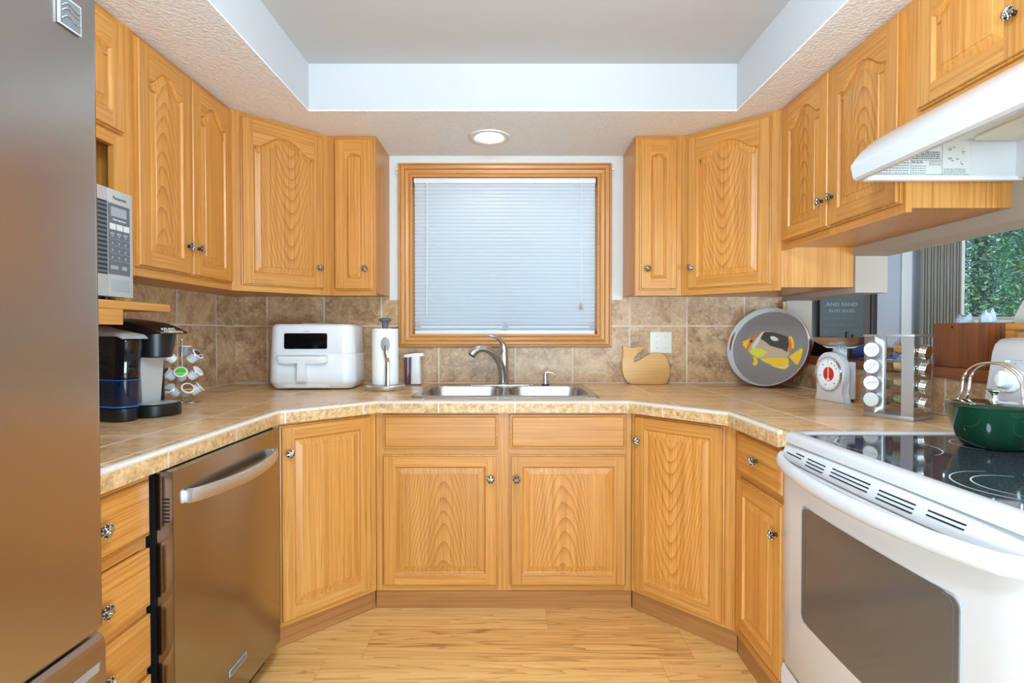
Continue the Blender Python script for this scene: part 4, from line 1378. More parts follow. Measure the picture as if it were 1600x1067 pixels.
tag(tb_, 'thin chrome rod lying on the sink deck in front of the faucet', 'rod')

pm = thing('soap_pump', 'small nickel soap pump fixed to the sink deck right of the faucet', 'soap dispenser', (0.186, 2.905, CT + 0.0066))
b = MB(); b.lathe([(0.022, 0), (0.022, 0.003), (0.018, 0.006)], 24, cap0=True, cap1=True); b.build('base', MAT['dark_metal'], pm)
b = MB(); b.lathe([(0.0155, 0.005), (0.0150, 0.020), (0.0135, 0.022), (0.0135, 0.050), (0.0120, 0.056), (0.0095, 0.058), (0.0095, 0.070), (0.001, 0.071)], 24, cap1=True); b.build('body', MAT['nickel'], pm)
b = MB(); b.tube(smooth_path([(0.0, 0.0, 0.066), (0.022, -0.004, 0.069), (0.040, -0.008, 0.067), (0.052, -0.011, 0.056)], 5), [0.006] * 8 + [0.005] * 8, 10); b.build('spout', MAT['nickel'], pm)

# ================================================================== COUNTER ITEMS, LEFT
# ---- single-serve coffee maker (faces +X)
cm = thing('coffee_maker', 'black single-serve coffee maker with blue lit water tank beside the refrigerator', 'coffee maker', (-1.392, 1.893, CT + 0.0005), math.radians(69))
# local: x = towards the window (+Y), -y = towards the room (+X)
def plan(x0, x1, y0, y1, r, z, n=8): return [(x, y, z) for x, y in rrect(x0, x1, y0, y1, r, n)]
b = MB()
b.loops([plan(-0.052, 0.098, -0.177, 0.16, 0.060, 0.0), plan(-0.055, 0.100, -0.180, 0.16, 0.062, 0.004), plan(-0.055, 0.100, -0.180, 0.16, 0.062, 0.040), plan(-0.050, 0.096, -0.175, 0.16, 0.058, 0.045)], 0)
b.build('base', MAT['black'], cm)
b = MB()
b.loops([plan(-0.040, 0.086, -0.166, -0.078, 0.040, 0.0448), plan(-0.040, 0.086, -0.166, -0.078, 0.040, 0.0470)], 0)
b.build('drip_tray', MAT['silver'], cm)
b = MB(); b.box(-0.035, 0.085, -0.075, 0.150, 0.045, 0.235, bev=0.012); b.build('column', MAT['black'], cm)
b = MB()
b.loops([[(-0.010, -0.088, 0.046), (0.056, -0.088, 0.046), (0.056, -0.0755, 0.046), (-0.010, -0.0755, 0.046)], [(-0.024, -0.098, 0.235), (0.066, -0.098, 0.235), (0.066, -0.0755, 0.235), (-0.024, -0.0755, 0.235)]], 0, smooth=False)
b.build('front_plate', MAT['silver'], cm)
# brew head: rounded, lower cup holder and sloped lid
b = MB()
b.loops([plan(-0.022, 0.070, -0.156, 0.02, 0.044, 0.208), plan(-0.028, 0.076, -0.160, 0.06, 0.050, 0.212), plan(-0.036, 0.088, -0.168, 0.10, 0.058, 0.295)], 0)
b.build('brew_head', MAT['black'], cm)
b = MB()
L = []
for x, dz in ((-0.045, -0.012), (-0.040, -0.003), (-0.020, 0.0), (0.028, 0.003), (0.075, 0.0), (0.093, -0.003), (0.098, -0.012)):
    L.append([(x, 0.155, 0.286), (x, -0.165, 0.292), (x, -0.178, 0.300 + 0.3 * dz), (x, -0.150, 0.314 + dz), (x, -0.08, 0.334 + dz), (x, 0.02, 0.345 + dz), (x, 0.155, 0.345 + dz)])
b.loops(L, 0)
lid = b.build('lid', MAT['black'], cm, angle=50)
b = MB(); b.loops([plan(-0.016, 0.072, -0.200, -0.15, 0.024, 0.2945), plan(-0.020, 0.076, -0.204, -0.15, 0.026, 0.298), plan(-0.016, 0.072, -0.200, -0.15, 0.024, 0.3035)], 0)
b.build('lid_handle', MAT['chrome'], lid)
text('KEURIG', 0.0150, MAT['white_ink'], lid, T(0.028, -0.1715, 0.3085) @ RX(math.radians(58)))
# water tank on the near side
b = MB()
def tank(d, z, y0=-0.185): return plan(-0.142 + d, -0.060 - d, y0 + d, 0.155 - d, 0.034, z)
b.loops([tank(0.004, 0.142, -0.178), tank(0.002, 0.145, -0.180), tank(0.0, 0.262, -0.190), tank(0.0, 0.285, -0.178)], 0)
tk = b.build('water_tank', MAT['smoke'], cm)
b = MB()
b.loops([tank(0.004, 0.047, -0.172), tank(0.002, 0.050, -0.174), tank(0.002, 0.1415, -0.180)], 0)
b.build('water', MAT['water_blue'], tk)
b = MB()
for z, y0, m in ((0.1395, -0.1805, 0.0012), (0.050, -0.1745, 0.0022)):
    pts = [(x, y, z) for x, y, _ in tank(0.0012, z, y0)]
    b.tube(pts, m, 6, closed=True)
for y in (0.005, -0.055): b.box(-0.1432, -0.1408, y - 0.009, y + 0.006, 0.060, 0.108, bev=0.001)
b.build('tank_light', MAT['blue_glow'], tk)
b = MB()
L = []
for x, dz in ((-0.143, -0.008), (-0.136, 0.0), (-0.066, 0.0), (-0.058, -0.006)):
    L.append([(x, 0.157, 0.284), (x, -0.168, 0.284), (x, -0.194, 0.276), (x, -0.185, 0.290 + dz), (x, -0.10, 0.303 + dz), (x, 0.0, 0.318 + dz), (x, 0.157, 0.324 + dz)])
b.loops(L, 0); b.build('tank_lid', MAT['silver'], tk, angle=50)
b = MB()
b.loops([plan(-0.140, -0.058, -0.165, 0.155, 0.040, 0.0), plan(-0.142, -0.057, -0.168, 0.157, 0.042, 0.004), plan(-0.142, -0.057, -0.168, 0.157, 0.042, 0.043), plan(-0.138, -0.060, -0.163, 0.155, 0.040, 0.0465)], 0)
b.build('tank_base', MAT['black'], cm)

# ---- pod carousel
cr = thing('pod_carousel', 'chrome wire pod carousel standing behind the black coffee maker', 'rack', (-1.394, 2.205, CT + 0.0005))
b = MB(); b.lathe([(0.066, 0), (0.068, 0.003), (0.060, 0.008), (0.03, 0.013), (0.006, 0.016)], 36, cap0=True, cap1=True); b.build('base', MAT['chrome'], cr)
b = MB(); b.cyl((0, 0, 0.014), (0, 0, 0.262), 0.003, n=10); b.ball((0, 0, 0.265), 0.006); b.build('pole', MAT['chrome'], cr)
cam_a = math.atan2(-2.205, 1.372)
pods = []
TIERS = [(0.056, 38), (0.124, 38), (0.196, 38)]
spec = {2: [(-64, 'pw', 'white coffee pod beside the coffee maker in the top carousel tier'), (62, 'brown2', 'brown-lidded coffee pod tilted outwards at the right of the top carousel tier')],
        1: [(-68, 'dark', 'dark-lidded coffee pod half hidden by the coffee maker, middle carousel tier'), (-4, 'green', 'green-lidded coffee pod in the middle tier of the carousel'), (64, 'pale', 'white coffee pod with pale green mark, right of the green-lidded pod')],
        0: [(-46, 'redwhite', 'white coffee pod with red stripe in the bottom carousel tier'), (18, 'brown', 'coffee pod with brown and yellow lid in the bottom carousel tier'), (86, 'plain', 'plain white coffee pod seen side-on at the right of the bottom carousel tier')]}
LID = {'pw': (MAT['white_plastic'],) * 2, 'brown2': (plain('pod_print_brown', srgb(92, 62, 50), 0.4), MAT['pale_grey']), 'dark': (plain('pod_print_dark', srgb(52, 44, 42), 0.4), MAT['white_plastic']), 'green': (plain('pod_print_green', srgb(70, 180, 60), 0.4), plain('pod_band_lime', srgb(206, 214, 70), 0.4)),
       'pale': (MAT['white_plastic'], plain('pod_print_pale_green', srgb(170, 214, 160), 0.4)), 'redwhite': (MAT['white_plastic'], MAT['red']), 'brown': (plain('pod_print_cocoa', srgb(120, 72, 52), 0.4), MAT['yellow']), 'plain': (MAT['white_plastic'],) * 2, 'grey': (MAT['mid_grey'],) * 2}
PR = 0.054
def make_pod(loc, axis, key, label):
    q = Vector(axis).to_track_quat('Z', 'Y')
    o = thing('coffee_pod', label, 'coffee pod', loc, group='coffee pods on the carousel', rot=q.to_euler())
    b = MB(); b.lathe([(0.0175, -0.043), (0.0185, -0.0425), (0.0222, -0.004), (0.0225, -0.0035)], 28, cap0=True); b.build('cup', MAT['white_plastic'] if key != 'grey' else MAT['mid_grey'], o)
    b = MB(); b.lathe([(0.0226, -0.0036), (0.0255, -0.0032), (0.0258, -0.001), (0.0240, 0.0006), (0.001, 0.0007)], 28, cap1=True); b.build('rim', MAT['white_plastic'], o)
    if key not in ('plain', 'pw', 'grey'):
        b = MB(); b.lathe([(0.0195, 0.0008), (0.0190, 0.0012), (0.001, 0.0012)], 28, cap1=True, mat=0)
        b.box(-0.015, 0.015, -0.011, -0.006, 0.0012, 0.0015, mat=1)
        b.build('lid_print', list(LID[key]), o)
    return o
for tier, (z, tilt) in enumerate(TIERS):
    b = MB()
    for rel, key, lab in spec[tier]:
        a = cam_a + math.radians(rel)
        d = Vector((math.cos(a), math.sin(a), 0))
        tl = math.radians(tilt)
        ax = d * math.cos(tl) + Vector((0, 0, 1)) * math.sin(tl)
        c = Vector((0, 0, z + 0.012)) + d * (PR + 0.012)
        make_pod(cr.location + c, ax, key, lab)
        u = ax.cross(Vector((0, 0, 1))).normalized(); v = ax.cross(u)
        rc = c - ax * 0.0055
        ring = [rc + 0.0242 * (math.cos(2 * PI * i / 24) * u + math.sin(2 * PI * i / 24) * v) for i in range(24)]
        b.tube(ring, 0.0012, 6, closed=True)
        inner = min(ring, key=lambda p_: (p_.x ** 2 + p_.y ** 2))
        b.tube([(0, 0, inner.z + 0.004), inner], 0.0012, 6)
    b.build('wire_tier', MAT['chrome'], cr)
# upright grey pod cup in the top tier at the back
a = cam_a + math.radians(40)
make_pod(cr.location + Vector((-0.008, 0.034, 0.240)), (0.0, 0.0, 1), 'grey', 'grey coffee pod cup standing upright at the top of the carousel')

# ---- air fryer
af = thing('air_fryer', 'white boxy air fryer with T shaped handle on the left counter', 'air fryer', (-1.042, 2.705, CT + 0.0005), math.radians(3))
af.scale = (1.02, 1.0, 1.03)
def sect(z, x0, x1, y0, y1, r): return [(x, y, z) for x, y in rrect(x0, x1, y0, y1, r, 8)]
b = MB()
b.loops([sect(0.006, -0.200, 0.196, 0.014, 0.262, 0.050), sect(0.010, -0.203, 0.199, 0.010, 0.266, 0.054), sect(0.038, -0.222, 0.218, -0.006, 0.282, 0.066), sect(0.044, -0.223, 0.219, -0.007, 0.283, 0.066),
         sect(0.180, -0.217, 0.213, -0.003, 0.279, 0.062), sect(0.1815, -0.2155, 0.2115, -0.0015, 0.2775, 0.062), sect(0.1835, -0.2155, 0.2115, -0.0015, 0.2775, 0.062), sect(0.185, -0.217, 0.213, -0.003, 0.279, 0.062),
         sect(0.312, -0.211, 0.207, 0.003, 0.273, 0.058), sect(0.324, -0.206, 0.202, 0.007, 0.268, 0.054), sect(0.331, -0.196, 0.192, 0.016, 0.258, 0.046), sect(0.333, -0.18, 0.176, 0.03, 0.24, 0.04)], 0)
b.build('body', MAT['white_plastic'], af, angle=50)
b = MB()
for x in (-0.16, 0.16):
    for y in (0.05, 0.23): b.cyl((x, y, 0), (x, y, 0.0065), 0.014)
b.build('rubber_feet', MAT['grey_plastic'], af)['kind'] = 'thing'
b = MB(); pl = rrect(-0.132, 0.082, 0.207, 0.286, 0.008, 4)
b.loops([[(x, 0.0015 - (z - 0.18) * -0.045 - 0.003, z) for x, z in pl], [(x, -0.0060 + (z - 0.18) * 0.045, z) for x, z in pl]], 0, True, True)
dp = b.build('display', MAT['black_gloss'], af, angle=30)
b = MB()
# T handle: horizontal grip + vertical post down to the basket front
L = []
for i in range(15):
    t = i / 14
    x = -0.150 + 0.238 * t
    e = 1 - min(1, min(t, 1 - t) / 0.10)
    L.append([(x, y + 0.004 * e, z) for y, z in ((-0.008, 0.174), (-0.034, 0.175), (-0.042, 0.170), (-0.044, 0.155 + 0.004 * e), (-0.039, 0.136 + 0.006 * e), (-0.008, 0.134 + 0.006 * e))])
b.loops(L, 0)
b.loops([[(-0.054, -0.041, 0.160), (-0.018, -0.041, 0.160), (-0.018, -0.006, 0.160), (-0.054, -0.006, 0.160)], [(-0.056, -0.043, 0.10), (-0.016, -0.043, 0.10), (-0.016, -0.006, 0.10), (-0.056, -0.006, 0.10)],
         [(-0.058, -0.040, 0.052), (-0.014, -0.040, 0.052), (-0.014, -0.008, 0.046), (-0.058, -0.008, 0.046)], [(-0.058, -0.034, 0.044), (-0.014, -0.034, 0.044), (-0.014, -0.010, 0.044), (-0.058, -0.010, 0.044)]], 0)
b.build('handle', MAT['white_plastic'], af, angle=40)
b = MB(); b.loops([[(x, 0.0045 + 0 * z, z) for x, z in [(-0.148, 0.010), (0.096, 0.010), (0.076, 0.032), (-0.122, 0.032)]], [(x, -0.0025, z + 0.002) for x, z in [(-0.142, 0.011), (0.090, 0.011), (0.072, 0.029), (-0.118, 0.029)]]], 0, True, True, smooth=False)
b.build('base_plinth', MAT['white_plastic'], af)
b = MB(); b.loops([sect(0.3325, -0.09, 0.07, 0.04, 0.22, 0.06), sect(0.3385, -0.07, 0.05, 0.06, 0.20, 0.05)], 0); b.build('top_vent', MAT['pale_grey'], af)
b = MB()
for k in range(7): b.box(-0.036 + k * 0.0048, -0.0325 + k * 0.0048, 0.0003, 0.0023, 0.294, 0.2972)
b.build('brand_print', MAT['mid_grey'], af)

# ---- paper towel holder + roll
ph = thing('paper_towel_holder', 'chrome upright paper towel holder with a tension arm left of the sink', 'paper towel holder', (-0.664, 2.735, CT + 0.0005))
b = MB(); b.lathe([(0.098, 0), (0.101, 0.004), (0.102, 0.021), (0.098, 0.0255), (0.085, 0.0265), (0.001, 0.0265)], 48, cap0=True, cap1=True); b.build('base', MAT['bright_steel'], ph)
b = MB(); b.cyl((0, 0, 0.025), (0, 0, 0.335), 0.007); b.build('pole', MAT['nickel'], ph)
b = MB(); b.lathe([(0.0150, 0.3190), (0.0165, 0.330), (0.0175, 0.343), (0.022, 0.354), (0.034, 0.362), (0.034, 0.366), (0.026, 0.372), (0.001, 0.374)], 28, cap0=True, cap1=True); b.build('finial', MAT['grey_plastic'], ph)
b = MB()
pts = smooth_path([(0.030, -0.085, 0.018), (0.031, -0.086, 0.08), (0.032, -0.088, 0.150), (0.031, -0.100, 0.172), (0.026, -0.096, 0.200), (0.022, -0.082, 0.232)], 6)
b.tube(pts, [0.0115 - 0.003 * i / (len(pts) - 1) for i in range(len(pts))], 10, up=(1, 0, 0), sx=0.35); b.build('tension_arm', MAT['nickel'], ph)
b = MB(); b.ball((0.020, -0.0790, 0.238), 0.024, s=(0.95, 0.22, 1.5), n=24); b.build('arm_pad', MAT['mid_grey'], ph)
rl_ = thing('paper_towel_roll', 'full white paper towel roll standing on the chrome holder', 'paper towel', (-0.664, 2.735, CT + 0.0278))
b = MB(); b.lathe([(0.019, 0.0), (0.066, 0.0), (0.0675, 0.002), (0.0675, 0.288), (0.066, 0.290), (0.019, 0.290), (0.019, 0.0)], 48); b.build('towel', MAT['paper'], rl_)
b = MB(); b.lathe([(0.0188, 0.002), (0.0188, 0.2895), (0.016, 0.2895), (0.016, 0.002), (0.0188, 0.002)], 24); b.build('core', MAT['tan'], rl_)

# ---- automatic soap dispenser
sd = thing('automatic_soap_dispenser', 'white automatic soap dispenser with purple soap between paper towels and sink', 'soap dispenser', (-0.562, 2.975, CT + 0.0005))
b = MB(); b.loops([sect(0, -0.048, 0.044, -0.028, 0.028, 0.020), sect(0.007, -0.048, 0.044, -0.028, 0.028, 0.020)], 0); b.build('base', MAT['grey_plastic'], sd)
b = MB(); b.loops([sect(0.0072, -0.048, -0.012, -0.028, 0.028, 0.018), sect(0.158, -0.048, -0.012, -0.028, 0.028, 0.018)], 0); b.build('soap_tank', MAT['purple_soap'], sd)
b = MB(); b.box(-0.030, -0.022, -0.010, 0.010, 0.010, 0.07); b.build('pump_tube', MAT['grey_plastic'], sd)
b = MB(); b.loops([sect(0.0072, -0.014, 0.046, -0.029, 0.029, 0.018), sect(0.15, -0.012, 0.042, -0.028, 0.028, 0.018), sect(0.172, -0.012, 0.042, -0.028, 0.028, 0.018)], 0); b.build('body', MAT['white_plastic'], sd)
b = MB(); b.loops([[(-0.048, y, z) for y, z in ((-0.028, 0.158), (0.028, 0.158), (0.026, 0.172), (-0.026, 0.172))], [(0.0, y, z) for y, z in ((-0.029, 0.160), (0.029, 0.160), (0.026, 0.180), (-0.026, 0.180))], [(0.052, y, z) for y, z in ((-0.022, 0.165), (0.022, 0.165), (0.018, 0.182), (-0.018, 0.182))], [(0.064, y, z) for y, z in ((-0.014, 0.166), (0.014, 0.166), (0.012, 0.179), (-0.012, 0.179))]], 0, angle if False else True, True)
b.build('spout_head', MAT['white_plastic'], sd, angle=40)
b = MB(); b.ball((0.060, -0.012, 0.173), 0.006); b.build('sensor', MAT['chrome'], sd)

# ================================================================== COUNTER ITEMS, RIGHT
# ---- whale cutting board leaning on the backsplash
wb = thing('cutting_board', 'whale shaped pale wooden cutting board leaning on the backsplash', 'cutting board', (0.771, 3.006, CT + 0.0008), rot=(math.radians(-6), 0, 0))
S = 0.00363 * 0.2062 * 1.0   # crop pixel -> metres at that depth
def wp(u, v): return ((u - 338) * 0.000763, (680 - v) * 0.000763)
out = [(230, 680), (485, 680), (498, 662), (515, 630), (519, 590), (516, 540), (505, 500), (488, 468), (465, 450), (435, 440), (405, 440), (378, 447), (350, 462), (318, 482), (290, 500), (272, 514), (258, 518), (247, 512), (243, 498), (247, 480), (262, 462), (285, 445), (308, 430), (322, 415), (327, 400), (322, 393), (298, 394), (268, 400), (242, 408), (225, 408), (212, 400), (195, 393), (170, 390), (166, 398), (172, 410), (176, 430), (172, 455), (164, 490), (159, 540), (161, 585), (172, 625), (195, 658), (215, 674)]
sm = [(p_[0], p_[1]) for p_ in [wp(u, v) for u, v in out]]
b = MB(); b.prism(sm, 'y', -0.009, 0.009, bev=0.003)
b.build('board', MAT['maple'], wb, angle=50)

# ---- light switch
sw = thing('light_switch', 'cream two-gang switch plate on the tiled backsplash right of the window', 'light switch', (0.867, YB - 0.0008, 1.155))
b = MB(); b.box(-0.063, 0.063, -0.006, 0.0, -0.062, 0.062, bev=0.003); b.build('plate', MAT['cream'], sw)
b = MB(); b.box(-0.0285, -0.0175, -0.0068, -0.0055, -0.015, 0.015); b.box(-0.0275, -0.0185, -0.014, -0.0060, -0.003, 0.009, bev=0.001, M=T(0, 0, 0)); b.build('toggle', MAT['cream'], sw)
for x in (-0.023, 0.027):
    for z in (-0.033, 0.033):
        b = MB(); b.lathe([(0.0035, 0.0058), (0.003, 0.0072), (0.001, 0.0074)], 10, M=T(x, 0, z) @ RX(PI / 2), cap1=True); b.build('screw', MAT['silver'], sw)

# ---- round fish tray leaning in the corner
TR = 0.218
yaw, lean = math.radians(-50), math.radians(-13)
Mt = T(1.376, 2.838, CT + 0.001) @ RZ(yaw) @ RX(lean) @ T(0, 0, TR) @ RY(math.radians(8))
ft = thing('serving_tray', 'round grey serving tray painted with a yellow fish leaning in the right corner', 'tray')
ft.matrix_world = Mt
b = MB()
prof = [(0.001, 0.0), (TR * 0.945, 0.0), (TR * 0.958, -0.003), (TR * 0.978, -0.042), (TR * 0.987, -0.0455), (TR * 0.998, -0.044), (TR, -0.040), (TR * 0.985, 0.002), (TR * 0.965, 0.007), (0.001, 0.007)]
# front = -y ; lathe axis along y
MX = RX(-PI / 2)          # z -> y
LL = [[(r * math.cos(2 * PI * i / 72), r * math.sin(2 * PI * i / 72), z) for i in range(72)] for r, z in prof]
b.loops(LL, [0, 1, 1, 1, 1, 2, 2, 2, 2], True, True, M=MX)
b.build('dish', [MAT['tray_grey'], MAT['pale_grey'], MAT['rust']], ft, angle=40)
for side, lab in ((PI, 0), (0, 0)):
    b = MB()
    L = []
    for i in range(17):
        a = side + (i / 16 - 0.5) * 0.56
        e = min(1, math.sqrt(max(0.0, 1 - (2 * i / 16 - 1) ** 2)) + 0.02)
        mid_r, mid_y = TR * 0.9675, -0.0225
        tv = Vector((TR * 0.020, -0.039)).normalized()
        rows = []
        for s_ in (-1, 1):
            rr_ = mid_r + tv.x * s_ * 0.0085 * e - 0.0010; yy = mid_y + tv.y * s_ * 0.0085 * e
            rows.append((rr_ * math.cos(a), yy, rr_ * math.sin(a)))
        L.append(rows)
    b.loops(L, 0, False, False, closed=False)
    b.build('handle_slot', MAT['rust'], ft)
# the painted fish, flat shapes on the dish (pixel outline from the centre)
cxp, cyp, kk = 1240, 420, 0.000718
def fp(l): return [((u - cxp) * kk * 1.05, (cyp - v) * kk) for u, v in l]
body = [(1085, 460), (1110, 400), (1135, 350), (1165, 300), (1200, 292), (1250, 296), (1310, 305), (1350, 318), (1370, 350), (1385, 400), (1388, 440), (1380, 470), (1300, 488), (1210, 515), (1175, 512), (1130, 495), (1100, 475)]
shapes = [('fish_body', body, 'tan', 0.0006),
          ('fish_dark_back', [(1158, 340), (1180, 298), (1250, 296), (1310, 305), (1350, 318), (1372, 375), (1368, 430), (1330, 412), (1285, 408), (1240, 400), (1205, 378), (1165, 360)], 'charcoal', 0.0010),
          ('fish_white_band', [(1112, 430), (1128, 370), (1160, 305), (1172, 300), (1160, 350), (1150, 400), (1135, 440), (1118, 448)], 'pale_grey', 0.0011),
          ('fish_white_spot', [(1228, 330), (1250, 324), (1280, 334), (1292, 350), (1275, 360), (1248, 358), (1232, 346)], 'pale_grey', 0.0014),
          ('fish_lime_belly', [(1100, 470), (1130, 440), (1180, 435), (1235, 450), (1210, 490), (1170, 510), (1130, 495)], 'lime', 0.0011),
          ('fish_snout', [(1030, 408), (1060, 385), (1090, 368), (1108, 375), (1100, 410), (1088, 440), (1072, 455), (1055, 440), (1038, 430), (1045, 418)], 'yellow', 0.0012),
          ('fish_eye_stripe', [(1075, 448), (1080, 400), (1092, 370), (1118, 330), (1165, 292), (1160, 302), (1128, 345), (1110, 385), (1098, 430), (1090, 458)], 'orange', 0.0015),
          ('fish_eye', [(1086, 385), (1094, 376), (1106, 378), (1110, 390), (1102, 400), (1090, 398)], 'charcoal', 0.0019),
          ('fish_anal_fin', [(1195, 515), (1260, 495), (1330, 482), (1385, 470), (1398, 500), (1404, 540), (1380, 562), (1340, 560), (1280, 545), (1225, 530)], 'yellow', 0.0009),
          ('fish_fin_line', [(1290, 548), (1340, 552), (1385, 540), (1402, 522), (1402, 530), (1386, 549), (1340, 559), (1290, 552)], 'pale_grey', 0.0013),
          ('fish_tail', [(1390, 460), (1420, 425), (1458, 382), (1468, 390), (1470, 450), (1462, 508), (1445, 505), (1415, 482)], 'yellow', 0.0009),
          ('fish_rear_fin', [(1352, 318), (1368, 306), (1382, 318), (1398, 350), (1408, 385), (1400, 398), (1380, 385), (1368, 350)], 'yellow', 0.0008),
          ('fish_rear_stripe', [(1352, 318), (1372, 330), (1390, 370), (1395, 415), (1378, 430), (1368, 412), (1374, 370)], 'orange', 0.0013),
          ('fish_pelvic_fin', [(1140, 505), (1165, 512), (1185, 540), (1182, 562), (1168, 578), (1150, 562), (1155, 540)], 'yellow', 0.0010)]
for nm, pts_, mt, dy in shapes:
    pl = fp(pts_)
    ar = sum(pl[i - 1][0] * pl[i][1] - pl[i][0] * pl[i - 1][1] for i in range(len(pl)))
    b = MB(); b.prism(pl, 'y', -dy, -0.0001); b.build(nm, MAT[mt], ft)

# ---- kitchen scale
ks = thing('kitchen_scale', 'white retro kitchen scale with red dial centre and steel pan', 'scale', (1.384, 2.262, CT + 0.0005), math.radians(-81))
half = [(0.088, 0.0), (0.086, 0.006), (0.072, 0.022), (0.066, 0.040), (0.068, 0.062), (0.077, 0.088), (0.082, 0.118), (0.080, 0.150), (0.069, 0.178), (0.052, 0.198), (0.030, 0.210), (0.0, 0.214)]
ol = [(x, z) for x, z in half] + [(-x, z) for x, z in half[::-1][1:]]
b = MB(); b.prism(ol, 'y', -0.010, 0.022, bev=0.005); b.build('front_shell', MAT['white'], ks, angle=50)
b = MB(); b.box(-0.055, 0.055, 0.022, 0.072, 0.012, 0.172, bev=0.006); b.build('body', MAT['white'], ks)
for x in (-0.045, 0.045):
    b = MB(); b.cyl((x, 0.060, 0.0), (x, 0.060, 0.014), 0.008); b.build('foot', MAT['black'], ks)
DM = T(0, -0.010, 0.118) @ RX(PI / 2)
b = MB(); b.lathe([(0.072, 0.0), (0.0745, 0.004), (0.073, 0.009), (0.069, 0.0095), (0.067, 0.004)], 56, M=DM); b.build('bezel', MAT['chrome'], ks)
b = MB(); b.lathe([(0.0685, 0.0035), (0.001, 0.0036)], 48, M=DM, cap1=True); dl = b.build('dial', MAT['paper'], ks)
b = MB(); b.lathe([(0.031, 0.0038), (0.030, 0.0044), (0.001, 0.0044)], 36, M=DM, cap1=True); b.build('dial_centre', MAT['red'], dl)
b = MB()
for q in range(40):
    a = q * 2 * PI / 40
    M2 = DM @ RZ(a) @ T(0.062, 0, 0.0038)
    b.box(-0.004 if q % 5 == 0 else -0.0018, 0.0025, -0.0004, 0.0004, 0, 0.0004, M=M2)
for q in (1, 2, 3, 7, 10, 13, 16): 
    a = PI / 2 - q * 2 * PI / 18
    M2 = DM @ T(0.050 * math.cos(a), 0.050 * math.sin(a), 0.0038)
    b.box(-0.003, 0.003, -0.0025, 0.0025, 0, 0.0003, M=M2)
b.build('dial_marks', MAT['dark_ink'], dl)
b = MB(); b.prism([(-0.0028, -0.024), (0.0028, -0.024), (0.0016, 0.052), (0.0, 0.062), (-0.0016, 0.052)], 'z', 0.0052, 0.0058, M=DM); b.box(-0.009, 0.009, -0.027, -0.020, 0.0050, 0.0060, M=DM)
b.build('needle', MAT['white_plastic'], dl)
b = MB(); b.box(-0.0006, 0.0006, 0.038, 0.066, 0.0059, 0.0062, M=DM); b.build('needle_tip', MAT['red'], dl)
b = MB(); b.box(-0.020, 0.020, 0.026, 0.060, 0.172, 0.236, bev=0.003); b.build('post', MAT['white_plastic'], ks)
b = MB()
for q in range(4):
    a = PI / 4 + q * PI / 2
    b.tube([(0, 0.043, 0.232), (0.050 * math.cos(a), 0.043 + 0.050 * math.sin(a), 0.234), (0.082 * math.cos(a), 0.043 + 0.082 * math.sin(a), 0.256)], 0.0045, 8)
b.build('cradle', MAT['white_plastic'], ks)
b = MB(); b.lathe([(0.001, 0.2395), (0.055, 0.2400), (0.078, 0.248), (0.098, 0.262), (0.1085, 0.2765), (0.1100, 0.2765), (0.099, 0.260), (0.079, 0.2455), (0.055, 0.2372), (0.001, 0.2365)], 56, M=T(0, 0.043, 0)); b.build('pan', MAT['nickel'], ks, angle=60)

# ---- spice rack
sr = thing('spice_rack', 'brushed steel spice rack tower with round jars on the right counter', 'spice rack', (1.3565, 1.834, CT + 0.0005), math.radians(-60.2))
# local: x along the left-hand face (0.153 wide), y depth 0.140
b = MB(); b.box(-0.0785, 0.0785, -0.072, 0.072, 0.0, 0.014, bev=0.001); b.build('bottom_plate', MAT['sheet_steel'], sr)
b = MB(); b.box(-0.0785, 0.0785, -0.072, 0.072, 0.282, 0.290, bev=0.001); b.build('top_plate', MAT['sheet_steel'], sr)
def holed_panel(x0, x1, y0, y1, holes):
    b = MB(); b2 = b.bm
    for y in (y0, y1):
        es = []
        vs = [b2.verts.new(p_) for p_ in ((x0, y, 0.014), (x1, y, 0.014), (x1, y, 0.282), (x0, y, 0.282))]
        es += [b2.edges.new((vs[i], vs[(i + 1) % 4])) for i in range(4)]
        for hx_, hz_, hr_ in holes:
            vs = [b2.verts.new((hx_ + hr_ * math.cos(2 * PI * i / 24), y, hz_ + hr_ * math.sin(2 * PI * i / 24))) for i in range(24)]
            es += [b2.edges.new((vs[i], vs[(i + 1) % 24])) for i in range(24)]
        bmesh.ops.triangle_fill(b2, use_beauty=True, use_dissolve=False, edges=es)
    b.box(x0, x0 + 0.001, y0, y1, 0.014, 0.282)
    b.box(x1 - 0.001, x1, y0, y1, 0.014, 0.282)
    return b
ZJ = [0.236, 0.178, 0.120, 0.062]
JA = -0.0425
holed_panel(-0.0765, -0.0065, -0.0695, -0.0680, [(JA, z, 0.0245) for z in ZJ]).build('face_panel', MAT['sheet_steel'], sr)
b = MB(); b.box(0.0405, 0.0765, -0.0695, -0.0680, 0.014, 0.282); b.build('corner_panel', MAT['sheet_steel'], sr)
for x, y in ((-0.0755, 0.068), (0.0745, 0.066), (-0.009, -0.066), (0.0745, -0.0665)):
    b = MB(); b.box(x - 0.002, x + 0.002, y - 0.002, y + 0.002, 0.014, 0.282); b.build('post', MAT['sheet_steel'], sr)
b = MB(); b.box(-0.0765, -0.0755, -0.066, 0.066, 0.014, 0.282); b.build('back_panel', MAT['sheet_steel'], sr)
for z in ZJ:
    b = MB(); b.box(-0.073, 0.072, 0.052, 0.0535, z - 0.030, z - 0.027); b.box(-0.073, -0.012, -0.067, -0.0655, z - 0.030, z - 0.027); b.build('shelf_strip', MAT['sheet_steel'], sr)
Ms = sr.matrix_world if False else (Matrix.Translation(sr.location) @ RZ(math.radians(-60.2)))
